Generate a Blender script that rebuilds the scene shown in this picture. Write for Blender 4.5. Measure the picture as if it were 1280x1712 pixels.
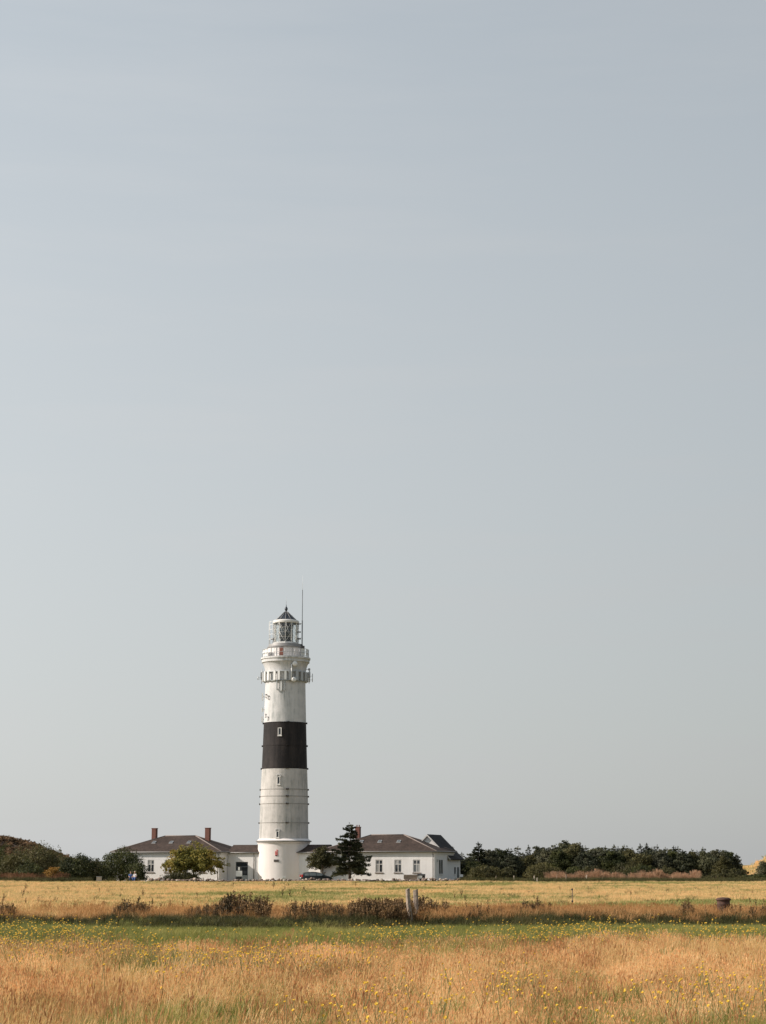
import bpy, math, random
import numpy as np
from mathutils import Vector, Matrix

R = math.radians
random.seed(7)
rng = np.random.default_rng(11)
for o in list(bpy.data.objects):
    bpy.data.objects.remove(o)
scene = bpy.context.scene
col = scene.collection

# ------------------------------------------------------------------ camera
CAM_H, TILT = 2.17, R(11.12)
cam_data = bpy.data.cameras.new('camera')
cam_data.sensor_fit = 'VERTICAL'
cam_data.sensor_height = 36.0
cam_data.lens = 3000.0 / 1712.0 * 36.0
cam_data.clip_start = 0.1
cam_data.clip_end = 20000
cam = bpy.data.objects.new('camera', cam_data)
cam.location = (0, 0, CAM_H)
cam.rotation_euler = (R(90) + TILT, 0, 0)
col.objects.link(cam)
scene.camera = cam

# ------------------------------------------------------------------ sky, sun, exposure
VEIL = (4.2, 4.24, 4.28)
SUN_EL, SUN_BETA = R(32), R(6)          # sun stands to the left, a little behind the camera
sun_dir = Vector((-math.cos(SUN_BETA) * math.cos(SUN_EL), -math.sin(SUN_BETA) * math.cos(SUN_EL), math.sin(SUN_EL)))
world = bpy.data.worlds.new('World')
scene.world = world
world.use_nodes = True
wn, wl = world.node_tree.nodes, world.node_tree.links
wn.clear()
w_out = wn.new('ShaderNodeOutputWorld')
w_bg = wn.new('ShaderNodeBackground')
w_sky = wn.new('ShaderNodeTexSky')
w_sky.sky_type = 'NISHITA'
w_sky.sun_disc = False
w_sky.sun_elevation = SUN_EL
w_sky.sun_rotation = math.atan2(sun_dir.x, sun_dir.y)
w_sky.altitude = 0
w_sky.air_density = 1.0
w_sky.dust_density = 1.6
w_sky.ozone_density = 1.2
w_hsv = wn.new('ShaderNodeHueSaturation')
w_hsv.inputs['Saturation'].default_value = 0.8
wl.new(w_sky.outputs[0], w_hsv.inputs['Color'])
w_tc = wn.new('ShaderNodeTexCoord')
w_sep = wn.new('ShaderNodeSeparateXYZ')
wl.new(w_tc.outputs['Generated'], w_sep.inputs[0])
# haze veil: thick at the horizon, thinner overhead, faint cirrus streaks in it
w_thick = wn.new('ShaderNodeMapRange')
w_thick.interpolation_type = 'SMOOTHSTEP'
w_thick.inputs['From Min'].default_value = 0.0
w_thick.inputs['From Max'].default_value = 0.86
w_thick.inputs['To Min'].default_value = 0.86
w_thick.inputs['To Max'].default_value = 0.30
wl.new(w_sep.outputs['Z'], w_thick.inputs['Value'])
w_map = wn.new('ShaderNodeMapping')
w_map.inputs['Rotation'].default_value = (0, R(14), R(20))
w_map.inputs['Scale'].default_value = (1.6, 1.2, 13.0)
w_noise = wn.new('ShaderNodeTexNoise')
w_noise.inputs['Scale'].default_value = 2.3
w_noise.inputs['Detail'].default_value = 8
w_noise.inputs['Roughness'].default_value = 0.58
wl.new(w_tc.outputs['Generated'], w_map.inputs[0])
wl.new(w_map.outputs[0], w_noise.inputs['Vector'])
w_mr = wn.new('ShaderNodeMapRange')
w_mr.inputs['From Min'].default_value = 0.47
w_mr.inputs['From Max'].default_value = 0.8
w_mr.inputs['To Min'].default_value = 0.0
w_mr.inputs['To Max'].default_value = 0.085
wl.new(w_noise.outputs['Fac'], w_mr.inputs['Value'])
w_add = wn.new('ShaderNodeMath'); w_add.operation = 'ADD'; w_add.use_clamp = True
wl.new(w_thick.outputs[0], w_add.inputs[0]); wl.new(w_mr.outputs[0], w_add.inputs[1])
# the veil scatters more light towards the sun's side
w_dot = wn.new('ShaderNodeVectorMath'); w_dot.operation = 'DOT_PRODUCT'
w_dot.inputs[1].default_value = sun_dir
wl.new(w_tc.outputs['Generated'], w_dot.inputs[0])
w_glow = wn.new('ShaderNodeMath'); w_glow.operation = 'MULTIPLY_ADD'
w_glow.inputs[1].default_value = 0.68; w_glow.inputs[2].default_value = 0.985
wl.new(w_dot.outputs['Value'], w_glow.inputs[0])
w_veil = wn.new('ShaderNodeVectorMath'); w_veil.operation = 'SCALE'
w_veil.inputs[0].default_value = VEIL
wl.new(w_glow.outputs[0], w_veil.inputs['Scale'])
w_mix = wn.new('ShaderNodeMix')
w_mix.data_type = 'RGBA'
wl.new(w_add.outputs[0], w_mix.inputs['Factor'])
w_tint = wn.new('ShaderNodeMix')
w_tint.data_type = 'RGBA'; w_tint.blend_type = 'MULTIPLY'
w_tint.inputs['Factor'].default_value = 1.0
w_tint.inputs['B'].default_value = (1.0, 1.12, 1.02, 1)
wl.new(w_hsv.outputs[0], w_tint.inputs['A'])
wl.new(w_tint.outputs['Result'], w_mix.inputs['A'])
wl.new(w_veil.outputs[0], w_mix.inputs['B'])
wl.new(w_mix.outputs['Result'], w_bg.inputs['Color'])
w_bg.inputs['Strength'].default_value = 0.107
wl.new(w_bg.outputs[0], w_out.inputs['Surface'])

sun_data = bpy.data.lights.new('sun', 'SUN')
sun_data.energy = 4.2
sun_data.angle = R(0.6)
sun_data.color = (1.0, 0.88, 0.78)
sun = bpy.data.objects.new('sun', sun_data)
sun.rotation_euler = sun_dir.to_track_quat('Z', 'Y').to_euler()
sun.location = sun_dir * 300
col.objects.link(sun)

scene.view_settings.view_transform = 'Standard'
scene.view_settings.look = 'None'
scene.view_settings.exposure = 0.4
scene.view_settings.gamma = 1.0
scene.view_settings.use_curve_mapping = False
scene.render.resolution_x = 766
scene.render.resolution_y = 1024
scene.render.engine = 'CYCLES'

# ------------------------------------------------------------------ helpers
F = 3000.0
def PX(px, Y):                     # world X of a photograph column at distance Y, near the horizon
    return (px - 640.0) / F * Y * math.cos(TILT)
def PZ(py, Y):                     # height of a photograph row at distance Y
    dy = (856.0 - py) / F
    return CAM_H + Y * (math.sin(TILT) + dy * math.cos(TILT)) / (math.cos(TILT) - dy * math.sin(TILT))

def sstep(a, b, x):
    t = np.clip((x - a) / (b - a), 0, 1)
    return t * t * (3 - 2 * t)
def ground_z(x, y):
    x = np.asarray(x, float); y = np.asarray(y, float)
    z = 0.035 * np.sin(x * .31 + y * .07 + 1.0) + 0.03 * np.sin(y * .23 - x * .11) + 0.02 * np.sin(x * .83 + 2) * np.sin(y * .41)
    wob = 0.9 * np.sin(x * .21) + 0.5 * np.sin(x * .57 + 1) + .25 * np.sin(x * 1.7)
    z = z - 0.16 * np.exp(-((y - 61.5 - wob) / 2.2) ** 2)            # shallow ditch
    z = z + 0.16 * sstep(63.0, 66.0, y - wob) * (1 - sstep(80, 140, y))   # bank beyond it
    z = z - 0.2 * sstep(235.5, 239.0, y)                             # yard behind the boulder wall
    return z

def tag(o, label=None, cat=None, group=None, kind=None):
    if label: o['label'] = label
    if cat: o['category'] = cat
    if group: o['group'] = group
    if kind: o['kind'] = kind
    return o

def empty(name, loc=(0, 0, 0), rz=0.0, label=None, cat=None, group=None):
    o = bpy.data.objects.new(name, None)
    o.empty_display_size = 0.3
    o.location = loc
    o.rotation_euler = (0, 0, rz)
    col.objects.link(o)
    return tag(o, label, cat, group)

def link(name, mesh, parent=None, loc=None, rot=None):
    o = bpy.data.objects.new(name, mesh)
    if loc is not None: o.location = loc
    if rot is not None: o.rotation_euler = rot
    col.objects.link(o)
    if parent is not None: o.parent = parent
    return o

def np_mesh(name, V, quads, mats, midx=None, smooth=False):
    me = bpy.data.meshes.new(name)
    V = np.asarray(V, np.float32); Q = np.asarray(quads, np.int32)
    k = Q.shape[1]
    me.vertices.add(len(V)); me.vertices.foreach_set('co', V.ravel())
    me.loops.add(Q.size); me.loops.foreach_set('vertex_index', Q.ravel())
    me.polygons.add(len(Q))
    me.polygons.foreach_set('loop_start', np.arange(0, Q.size, k, dtype=np.int32))
    try:
        me.polygons.foreach_set('loop_total', np.full(len(Q), k, np.int32))
    except Exception:
        pass
    for m in (mats if isinstance(mats, (list, tuple)) else [mats]):
        me.materials.append(m)
    if midx is not None:
        me.polygons.foreach_set('material_index', np.asarray(midx, np.int32))
    if smooth:
        me.polygons.foreach_set('use_smooth', np.ones(len(Q), bool))
    me.update(calc_edges=True)
    return me

class MB:
    """collects shapes, then links them as one mesh object"""
    def __init__(s): s.v, s.f, s.sm, s.mi = [], [], [], []
    def add(s, verts, faces, smooth=False, mi=0, M=None):
        b = len(s.v)
        for p in verts:
            p = Vector(p)
            s.v.append(tuple(M @ p if M is not None else p))
        for f in faces:
            s.f.append([i + b for i in f]); s.sm.append(smooth); s.mi.append(mi)
        return s
    def box(s, x0, x1, y0, y1, z0, z1, M=None, mi=0):
        v = [(x, y, z) for z in (z0, z1) for y in (y0, y1) for x in (x0, x1)]
        f = [(0, 2, 3, 1), (4, 5, 7, 6), (0, 1, 5, 4), (2, 6, 7, 3), (0, 4, 6, 2), (1, 3, 7, 5)]
        return s.add(v, f, M=M, mi=mi)
    def cbox(s, c, sz, M=None, mi=0):
        return s.box(c[0]-sz[0]/2, c[0]+sz[0]/2, c[1]-sz[1]/2, c[1]+sz[1]/2, c[2]-sz[2]/2, c[2]+sz[2]/2, M, mi)
    def lathe(s, prof, n=48, smooth=True, mi=0, a0=0.0, a1=2*math.pi, M=None, cap=False):
        full = abs(a1 - a0 - 2*math.pi) < 1e-6
        m = n if full else n + 1
        v = []
        for r, z in prof:
            for k in range(m):
                a = a0 + (a1 - a0) * k / n
                v.append((r * math.cos(a), r * math.sin(a), z))
        f = []
        for i in range(len(prof) - 1):
            for k in range(n):
                k2 = (k + 1) % m if full else k + 1
                f.append((i*m + k, i*m + k2, (i+1)*m + k2, (i+1)*m + k))
        if cap:
            f.append(tuple(range(m))[::-1]); f.append(tuple((len(prof)-1)*m + k for k in range(m)))
        return s.add(v, f, smooth, mi, M)
    def tube(s, pts, rad, n=8, smooth=True, mi=0, cap=True):
        pts = [Vector(p) for p in pts]
        if not isinstance(rad, (list, tuple)): rad = [rad] * len(pts)
        v, f = [], []
        for i, p in enumerate(pts):
            d = (pts[min(i+1, len(pts)-1)] - pts[max(i-1, 0)]).normalized()
            up = Vector((0, 0, 1)) if abs(d.z) < .9 else Vector((1, 0, 0))
            a = d.cross(up).normalized(); b = d.cross(a)
            for k in range(n):
                t = 2*math.pi*k/n
                v.append(p + (a*math.cos(t) + b*math.sin(t)) * rad[i])
        for i in range(len(pts) - 1):
            for k in range(n):
                f.append((i*n+k, i*n+(k+1) % n, (i+1)*n+(k+1) % n, (i+1)*n+k))
        if cap:
            f.append(tuple(range(n))[::-1]); f.append(tuple((len(pts)-1)*n+k for k in range(n)))
        return s.add(v, f, smooth, mi)
    def ball(s, c, r, n=12, m=8, sc=(1, 1, 1), mi=0):
        v, f = [], []
        for i in range(m + 1):
            t = math.pi * i / m
            for k in range(n):
                a = 2*math.pi*k/n
                v.append((c[0]+sc[0]*r*math.sin(t)*math.cos(a), c[1]+sc[1]*r*math.sin(t)*math.sin(a), c[2]+sc[2]*r*math.cos(t)))
        for i in range(m):
            for k in range(n):
                f.append((i*n+k, (i+1)*n+k, (i+1)*n+(k+1) % n, i*n+(k+1) % n))
        return s.add(v, f, True, mi)
    def mesh(s, name, mats):
        me = bpy.data.meshes.new(name)
        me.from_pydata(s.v, [], s.f)
        for m in (mats if isinstance(mats, (list, tuple)) else [mats]): me.materials.append(m)
        me.polygons.foreach_set('use_smooth', s.sm)
        me.polygons.foreach_set('material_index', s.mi)
        me.update()
        return me
    def build(s, name, mats, parent=None, loc=None, rot=None):
        return link(name, s.mesh(name, mats), parent, loc, rot)

# ------------------------------------------------------------------ materials
def new_mat(name):
    m = bpy.data.materials.new(name); m.use_nodes = True
    nt = m.node_tree
    return m, nt.nodes, nt.links, nt.nodes['Principled BSDF']

def simple(name, c, rough=.6, metal=0.0, spec=.5, noise=0.0, nscale=6.0, c2=None, bump=0.0):
    m, n, l, b = new_mat(name)
    b.inputs['Base Color'].default_value = (*c, 1)
    b.inputs['Roughness'].default_value = rough
    b.inputs['Metallic'].default_value = metal
    b.inputs['Specular IOR Level'].default_value = spec
    if noise or bump:
        tc = n.new('ShaderNodeTexCoord'); nz = n.new('ShaderNodeTexNoise')
        nz.inputs['Scale'].default_value = nscale; nz.inputs['Detail'].default_value = 6
        nz.inputs['Roughness'].default_value = .65
        l.new(tc.outputs['Object'], nz.inputs['Vector'])
        if noise:
            mx = n.new('ShaderNodeMix'); mx.data_type = 'RGBA'
            mx.inputs['A'].default_value = (*c, 1)
            mx.inputs['B'].default_value = (*(c2 or tuple(x * .5 for x in c)), 1)
            rp = n.new('ShaderNodeMapRange'); rp.inputs['From Min'].default_value = .42; rp.inputs['From Max'].default_value = .72
            rp.inputs['To Max'].default_value = noise
            l.new(nz.outputs['Fac'], rp.inputs['Value']); l.new(rp.outputs[0], mx.inputs['Factor'])
            l.new(mx.outputs['Result'], b.inputs['Base Color'])
        if bump:
            bp = n.new('ShaderNodeBump'); bp.inputs['Strength'].default_value = bump; bp.inputs['Distance'].default_value = .02
            l.new(nz.outputs['Fac'], bp.inputs['Height']); l.new(bp.outputs[0], b.inputs['Normal'])
    return m

def painted_tower(name, base, grime, amount, streak=True):
    """paint on masonry with rain streaks and blotchy grime"""
    m, n, l, b = new_mat(name)
    b.inputs['Roughness'].default_value = .75
    b.inputs['Specular IOR Level'].default_value = .25
    tc = n.new('ShaderNodeTexCoord')
    mp = n.new('ShaderNodeMapping'); mp.inputs['Scale'].default_value = (1.5, 1.5, .11)
    l.new(tc.outputs['Object'], mp.inputs[0])
    n1 = n.new('ShaderNodeTexNoise'); n1.inputs['Scale'].default_value = 1.6; n1.inputs['Detail'].default_value = 8; n1.inputs['Roughness'].default_value = .7
    l.new(mp.outputs[0], n1.inputs['Vector'])
    n2 = n.new('ShaderNodeTexNoise'); n2.inputs['Scale'].default_value = .42; n2.inputs['Detail'].default_value = 9; n2.inputs['Roughness'].default_value = .62
    l.new(tc.outputs['Object'], n2.inputs['Vector'])
    mul = n.new('ShaderNodeMath'); mul.operation = 'MULTIPLY'
    r1 = n.new('ShaderNodeMapRange'); r1.inputs['From Min'].default_value = .36; r1.inputs['From Max'].default_value = .68
    r2 = n.new('ShaderNodeMapRange'); r2.inputs['From Min'].default_value = .38; r2.inputs['From Max'].default_value = .62
    r2.inputs['To Min'].default_value = .15
    l.new(n1.outputs['Fac'], r1.inputs['Value']); l.new(n2.outputs['Fac'], r2.inputs['Value'])
    l.new(r1.outputs[0], mul.inputs[0]); l.new(r2.outputs[0], mul.inputs[1])
    am = n.new('ShaderNodeMath'); am.operation = 'MULTIPLY'; am.inputs[1].default_value = amount
    l.new(mul.outputs[0], am.inputs[0])
    mx = n.new('ShaderNodeMix'); mx.data_type = 'RGBA'
    mx.inputs['A'].default_value = (*base, 1); mx.inputs['B'].default_value = (*grime, 1)
    l.new(am.outputs[0], mx.inputs['Factor']); l.new(mx.outputs['Result'], b.inputs['Base Color'])
    n3 = n.new('ShaderNodeTexNoise'); n3.inputs['Scale'].default_value = 3.0; n3.inputs['Detail'].default_value = 5
    l.new(tc.outputs['Object'], n3.inputs['Vector'])
    bp = n.new('ShaderNodeBump'); bp.inputs['Strength'].default_value = .25; bp.inputs['Distance'].default_value = .05
    l.new(n3.outputs['Fac'], bp.inputs['Height']); l.new(bp.outputs[0], b.inputs['Normal'])
    return m

def tiled_roof(name, c1, c2):
    m, n, l, b = new_mat(name)
    b.inputs['Roughness'].default_value = .85
    b.inputs['Specular IOR Level'].default_value = .2
    tc = n.new('ShaderNodeTexCoord')
    br = n.new('ShaderNodeTexBrick')
    br.inputs['Scale'].default_value = 3.4
    br.inputs['Color1'].default_value = (*c1, 1); br.inputs['Color2'].default_value = (*c2, 1)
    br.inputs['Mortar'].default_value = (*[x * .6 for x in c1], 1)
    br.inputs['Mortar Size'].default_value = .025
    br.inputs['Brick Width'].default_value = .9; br.inputs['Row Height'].default_value = .55
    mp = n.new('ShaderNodeMapping')
    l.new(tc.outputs['Object'], mp.inputs[0]); l.new(mp.outputs[0], br.inputs['Vector'])
    nz = n.new('ShaderNodeTexNoise'); nz.inputs['Scale'].default_value = .8; nz.inputs['Detail'].default_value = 7; nz.inputs['Roughness'].default_value = .7
    l.new(tc.outputs['Object'], nz.inputs['Vector'])
    mx = n.new('ShaderNodeMix'); mx.data_type = 'RGBA'; mx.blend_type = 'MULTIPLY'
    mx.inputs['Factor'].default_value = .75
    rp = n.new('ShaderNodeMapRange'); rp.inputs['From Min'].default_value = .3; rp.inputs['From Max'].default_value = .7; rp.inputs['To Min'].default_value = .55; rp.inputs['To Max'].default_value = 1.35
    l.new(nz.outputs['Fac'], rp.inputs['Value'])
    l.new(br.outputs['Color'], mx.inputs['A']); l.new(rp.outputs[0], mx.inputs['B'])
    l.new(mx.outputs['Result'], b.inputs['Base Color'])
    bp = n.new('ShaderNodeBump'); bp.inputs['Strength'].default_value = .4; bp.inputs['Distance'].default_value = .03
    l.new(br.outputs['Fac'], bp.inputs['Height']); bp.invert = True
    l.new(bp.outputs[0], b.inputs['Normal'])
    return m

def foliage(name, cols, nscale=.35, transl=.3, island=.5, objrand=.5, rough=.6):
    """leaf colour from a ramp; the position on it varies by clump, plant and leaf"""
    m, n, l, b = new_mat(name)
    geo = n.new('ShaderNodeNewGeometry'); oi = n.new('ShaderNodeObjectInfo')
    nz = n.new('ShaderNodeTexNoise'); nz.inputs['Scale'].default_value = nscale; nz.inputs['Detail'].default_value = 4
    l.new(geo.outputs['Position'], nz.inputs['Vector'])
    rp = n.new('ShaderNodeMapRange'); rp.inputs['From Min'].default_value = .3; rp.inputs['From Max'].default_value = .7
    l.new(nz.outputs['Fac'], rp.inputs['Value'])
    def madd(a, k, c):
        x = n.new('ShaderNodeMath'); x.operation = 'MULTIPLY_ADD'
        l.new(a, x.inputs[0]); x.inputs[1].default_value = k
        if isinstance(c, float): x.inputs[2].default_value = c
        else: l.new(c, x.inputs[2])
        return x.outputs[0]
    s = madd(geo.outputs['Random Per Island'], island, -(island + objrand) / 2)
    s = madd(oi.outputs['Random'], objrand, s)
    s = madd(rp.outputs[0], 1.0, s)
    cr = n.new('ShaderNodeValToRGB')
    els = cr.color_ramp.elements
    while len(els) < len(cols): els.new(.5)
    for i, c in enumerate(cols):
        els[i].position = i / max(1, len(cols) - 1); els[i].color = (*c, 1)
    l.new(s, cr.inputs[0])
    l.new(cr.outputs[0], b.inputs['Base Color'])
    b.inputs['Roughness'].default_value = rough; b.inputs['Specular IOR Level'].default_value = .25
    tr = n.new('ShaderNodeBsdfTranslucent'); l.new(cr.outputs[0], tr.inputs['Color'])
    mx = n.new('ShaderNodeMixShader'); mx.inputs[0].default_value = transl
    out = n['Material Output']
    l.new(b.outputs[0], mx.inputs[1]); l.new(tr.outputs[0], mx.inputs[2]); l.new(mx.outputs[0], out.inputs['Surface'])
    return m

def glass_mat(name, tint=(.03, .035, .04)):
    m, n, l, b = new_mat(name)
    b.inputs['Base Color'].default_value = (*tint, 1)
    b.inputs['Roughness'].default_value = .06
    b.inputs['Specular IOR Level'].default_value = .6
    return m

def clear_glass(name):
    m, n, l, b = new_mat(name)
    b.inputs['Base Color'].default_value = (.9, .95, .95, 1)
    b.inputs['Roughness'].default_value = .02
    tr = n.new('ShaderNodeBsdfTransparent'); tr.inputs[0].default_value = (.98, .99, .99, 1)
    gl = n.new('ShaderNodeBsdfGlossy'); gl.inputs['Roughness'].default_value = .03
    fr = n.new('ShaderNodeLayerWeight'); fr.inputs['Blend'].default_value = .35
    mr = n.new('ShaderNodeMapRange'); mr.inputs['To Min'].default_value = .03; mr.inputs['To Max'].default_value = .22
    l.new(fr.outputs['Facing'], mr.inputs['Value'])
    mx = n.new('ShaderNodeMixShader')
    l.new(mr.outputs[0], mx.inputs[0]); l.new(tr.outputs[0], mx.inputs[1]); l.new(gl.outputs[0], mx.inputs[2])
    l.new(mx.outputs[0], n['Material Output'].inputs['Surface'])
    return m

M = {}
M['tower_white'] = painted_tower('tower_white', (.60, .595, .59), (.19, .22, .215), .9)
M['tower_worn'] = painted_tower('tower_worn', (.55, .525, .50), (.18, .195, .18), .95)
M['tower_ring'] = simple('tower_ring', (.30, .29, .27), .8, noise=.8, nscale=3, c2=(.16, .14, .12))
M['tower_base'] = painted_tower('tower_base', (.74, .70, .68), (.62, .57, .53), .5)
M['tower_black'] = painted_tower('tower_black', (.014, .0125, .013), (.052, .043, .040), .9)
M['wall_white'] = painted_tower('wall_white', (.70, .69, .68), (.50, .485, .46), .5)
M['trim_white'] = simple('trim_white', (.66, .65, .62), .5)
M['roof'] = tiled_roof('roof', (.047, .034, .028), (.074, .052, .042))
M['roof_shaded'] = tiled_roof('roof_shaded', (.026, .025, .026), (.042, .038, .037))  # darker roof copy: shade of the wing's right-hand slope put into the colour
M['ridge_tile'] = simple('ridge_tile', (.21, .17, .15), .8, noise=.6, nscale=3)
M['chimney'] = simple('chimney', (.16, .066, .048), .85, noise=.7, nscale=7, c2=(.08, .035, .028), bump=.5)
M['frame'] = simple('frame', (.50, .49, .47), .5)
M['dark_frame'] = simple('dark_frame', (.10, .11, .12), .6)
M['glass'] = glass_mat('glass')
M['car_glass'] = glass_mat('car_glass', (.13, .15, .15))  # paler tint stands in for daylight seen through the car windows
M['glass_mid'] = glass_mat('glass_mid', (.10, .11, .115))  # mid grey tint paints a reflection into some panes
M['glass_pale'] = glass_mat('glass_pale', (.30, .30, .29))
M['lantern_glass'] = clear_glass('lantern_glass')
M['lantern_roof'] = simple('lantern_roof', (.035, .042, .055), .45, metal=.3, noise=.5, nscale=3, c2=(.07, .08, .09))
M['iron'] = simple('iron', (.055, .05, .048), .7, noise=.5, nscale=8, c2=(.11, .06, .04))
M['galv'] = simple('galv', (.42, .43, .43), .45, metal=.4)
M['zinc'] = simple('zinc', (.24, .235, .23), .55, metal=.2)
M['door_red'] = simple('door_red', (.19, .068, .045), .6)
M['white_plastic'] = simple('white_plastic', (.74, .74, .72), .4)
M['grey_plastic'] = simple('grey_plastic', (.34, .36, .36), .5)
M['sign_red'] = simple('sign_red', (.55, .06, .05), .5)
M['black'] = simple('black', (.015, .015, .016), .5)
M['lens'] = glass_mat('lens', (.022, .032, .034))
M['dark_metal'] = simple('dark_metal', (.03, .033, .036), .5)
M['stone'] = simple('stone', (.20, .145, .12), .9, noise=.8, nscale=1.3, c2=(.10, .085, .075), bump=.6)
M['pale_stone'] = simple('pale_stone', (.46, .39, .32), .9, noise=.8, nscale=1.1, c2=(.24, .19, .15), bump=.6)
M['post_wood'] = simple('post_wood', (.37, .295, .23), .9, noise=.9, nscale=9, c2=(.12, .085, .065), bump=.9)
M['old_wood'] = simple('old_wood', (.30, .235, .17), .9, noise=.8, nscale=6, c2=(.14, .10, .07), bump=.6)
M['rust'] = simple('rust', (.085, .042, .028), .9, noise=.9, nscale=10, c2=(.03, .02, .016), bump=.7)
M['bark'] = simple('bark', (.085, .06, .045), .95, noise=.8, nscale=6, bump=.8)
M['pale_bark'] = simple('pale_bark', (.33, .27, .22), .95, noise=.7, nscale=6, c2=(.16, .12, .09), bump=.8)
M['tan_box'] = simple('tan_box', (.33, .25, .19), .85, noise=.6, nscale=4)
M['car_paint'] = simple('car_paint', (.028, .034, .035), .28, metal=.35)
M['tyre'] = simple('tyre', (.018, .018, .018), .85)
M['rim'] = simple('rim', (.40, .41, .42), .35, metal=.7)
M['tail_red'] = simple('tail_red', (.62, .02, .02), .25)
M['skin'] = simple('skin', (.52, .31, .22), .55)
M['blue_cloth'] = simple('blue_cloth', (.06, .13, .33), .85)
M['white_cloth'] = simple('white_cloth', (.72, .70, .68), .85)
M['navy_cloth'] = simple('navy_cloth', (.03, .045, .09), .85)
M['hair_brown'] = simple('hair_brown', (.10, .05, .03), .7)
M['hair_pale'] = simple('hair_pale', (.48, .40, .32), .7)

# leaves and grass
M['leaf_dark'] = foliage('leaf_dark', [(.024, .030, .010), (.052, .060, .018), (.11, .112, .033)], nscale=.7)
M['leaf_olive'] = foliage('leaf_olive', [(.040, .040, .015), (.080, .075, .027), (.135, .12, .045)], nscale=.6)
M['leaf_autumn'] = foliage('leaf_autumn', [(.07, .075, .02), (.135, .13, .03), (.24, .21, .042), (.32, .23, .055)], nscale=.7)
M['leaf_orange'] = foliage('leaf_orange', [(.14, .10, .025), (.27, .15, .03), (.32, .16, .035)])
M['needle'] = foliage('needle', [(.022, .027, .015), (.048, .053, .026), (.105, .105, .050)], transl=.15, objrand=.8)
M['needle_grey'] = foliage('needle_grey', [(.034, .037, .022), (.070, .071, .040), (.135, .128, .068)], transl=.15, objrand=.8)
M['heath'] = foliage('heath', [(.10, .07, .035), (.19, .115, .06), (.27, .17, .09)], nscale=.3)
M['reed'] = foliage('reed', [(.30, .19, .11), (.50, .31, .19), (.66, .45, .29)], nscale=.8, transl=.35)
M['rusty_weed'] = foliage('rusty_weed', [(.13, .08, .04), (.24, .12, .065), (.32, .19, .10)])
M['dry_stem'] = foliage('dry_stem', [(.34, .26, .095), (.76, .53, .24), (.95, .73, .40)], nscale=.55, transl=.42, objrand=.4, island=.7)
M['seed_head'] = foliage('seed_head', [(.36, .18, .08), (.84, .49, .235), (.97, .69, .38)], nscale=.55, transl=.42, objrand=.4, island=.75)
M['green_blade'] = foliage('green_blade', [(.13, .155, .034), (.23, .235, .055), (.46, .39, .13)], nscale=.5, transl=.42, island=.8)
M['far_straw'] = foliage('far_straw', [(.35, .30, .11), (.67, .47, .205), (.83, .57, .275), (.78, .45, .20)], nscale=.22, transl=.42, objrand=.6, island=.5)
M['far_green'] = foliage('far_green', [(.16, .185, .05), (.28, .275, .085), (.50, .42, .17)], nscale=.25, transl=.4)
M['bank_blade'] = foliage('bank_blade', [(.030, .034, .010), (.06, .062, .018), (.12, .095, .034)], nscale=.6, transl=.22)  # greens darkened to carry the shade between dense bank blades
M['rust_grass'] = foliage('rust_grass', [(.36, .20, .08), (.55, .31, .13), (.66, .42, .19)], nscale=.3, transl=.35)
M['dock'] = foliage('dock', [(.042, .031, .014), (.125, .076, .033), (.32, .195, .09)], nscale=.9, transl=.15, objrand=.8)
M['sorrel'] = foliage('sorrel', [(.36, .18, .085), (.56, .29, .13), (.68, .40, .20)], nscale=.6, transl=.3)
M['pale_bent'] = foliage('pale_bent', [(.52, .37, .16), (.76, .54, .26), (.86, .66, .36)], nscale=.4, transl=.35)
M['petal'] = simple('petal', (.74, .48, .04), .6)
M['flower_stem'] = simple('flower_stem', (.13, .14, .04), .7)

# ------------------------------------------------------------------ ground
def field_material():
    m, n, l, b = new_mat('field_soil')
    b.inputs['Roughness'].default_value = 1.0; b.inputs['Specular IOR Level'].default_value = .1
    geo = n.new('ShaderNodeNewGeometry')
    nz = n.new('ShaderNodeTexNoise'); nz.inputs['Scale'].default_value = .12; nz.inputs['Detail'].default_value = 9; nz.inputs['Roughness'].default_value = .7
    l.new(geo.outputs['Position'], nz.inputs['Vector'])
    cr = n.new('ShaderNodeValToRGB'); e = cr.color_ramp.elements
    e[0].position = .33; e[0].color = (.10, .10, .035, 1)
    e[1].position = .68; e[1].color = (.30, .22, .085, 1)
    x = e.new(.5); x.color = (.23, .185, .07, 1)
    l.new(nz.outputs['Fac'], cr.inputs[0]); l.new(cr.outputs[0], b.inputs['Base Color'])
    bp = n.new('ShaderNodeBump'); bp.inputs['Strength'].default_value = .6; bp.inputs['Distance'].default_value = .1
    n2 = n.new('ShaderNodeTexNoise'); n2.inputs['Scale'].default_value = 3; n2.inputs['Detail'].default_value = 6
    l.new(geo.outputs['Position'], n2.inputs['Vector']); l.new(n2.outputs['Fac'], bp.inputs['Height']); l.new(bp.outputs[0], b.inputs['Normal'])
    return m

def make_ground():
    ys = np.concatenate([np.arange(-40, 20, 4), np.arange(20, 90, .7), np.arange(90, 230, 3), np.arange(230, 262, .7),
                         np.arange(262, 420, 8), np.geomspace(420, 9000, 24)])
    s = np.linspace(-1, 1, 141)
    Yg, Sg = np.meshgrid(ys, s, indexing='ij')
    Xg = Sg * (30 + .55 * np.abs(Yg))
    Zg = ground_z(Xg, Yg)
    V = np.stack([Xg, Yg, Zg], -1).reshape(-1, 3)
    a, c = len(ys), len(s)
    i = np.arange(a - 1)[:, None] * c + np.arange(c - 1)[None, :]
    Q = np.stack([i, i + 1, i + c + 1, i + c], -1).reshape(-1, 4)
    g = link('field', np_mesh('field', V, Q, field_material(), smooth=True))
    tag(g, 'wide flat meadow of dry grass reaching to the horizon', 'field', kind='structure')
make_ground()

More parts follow.
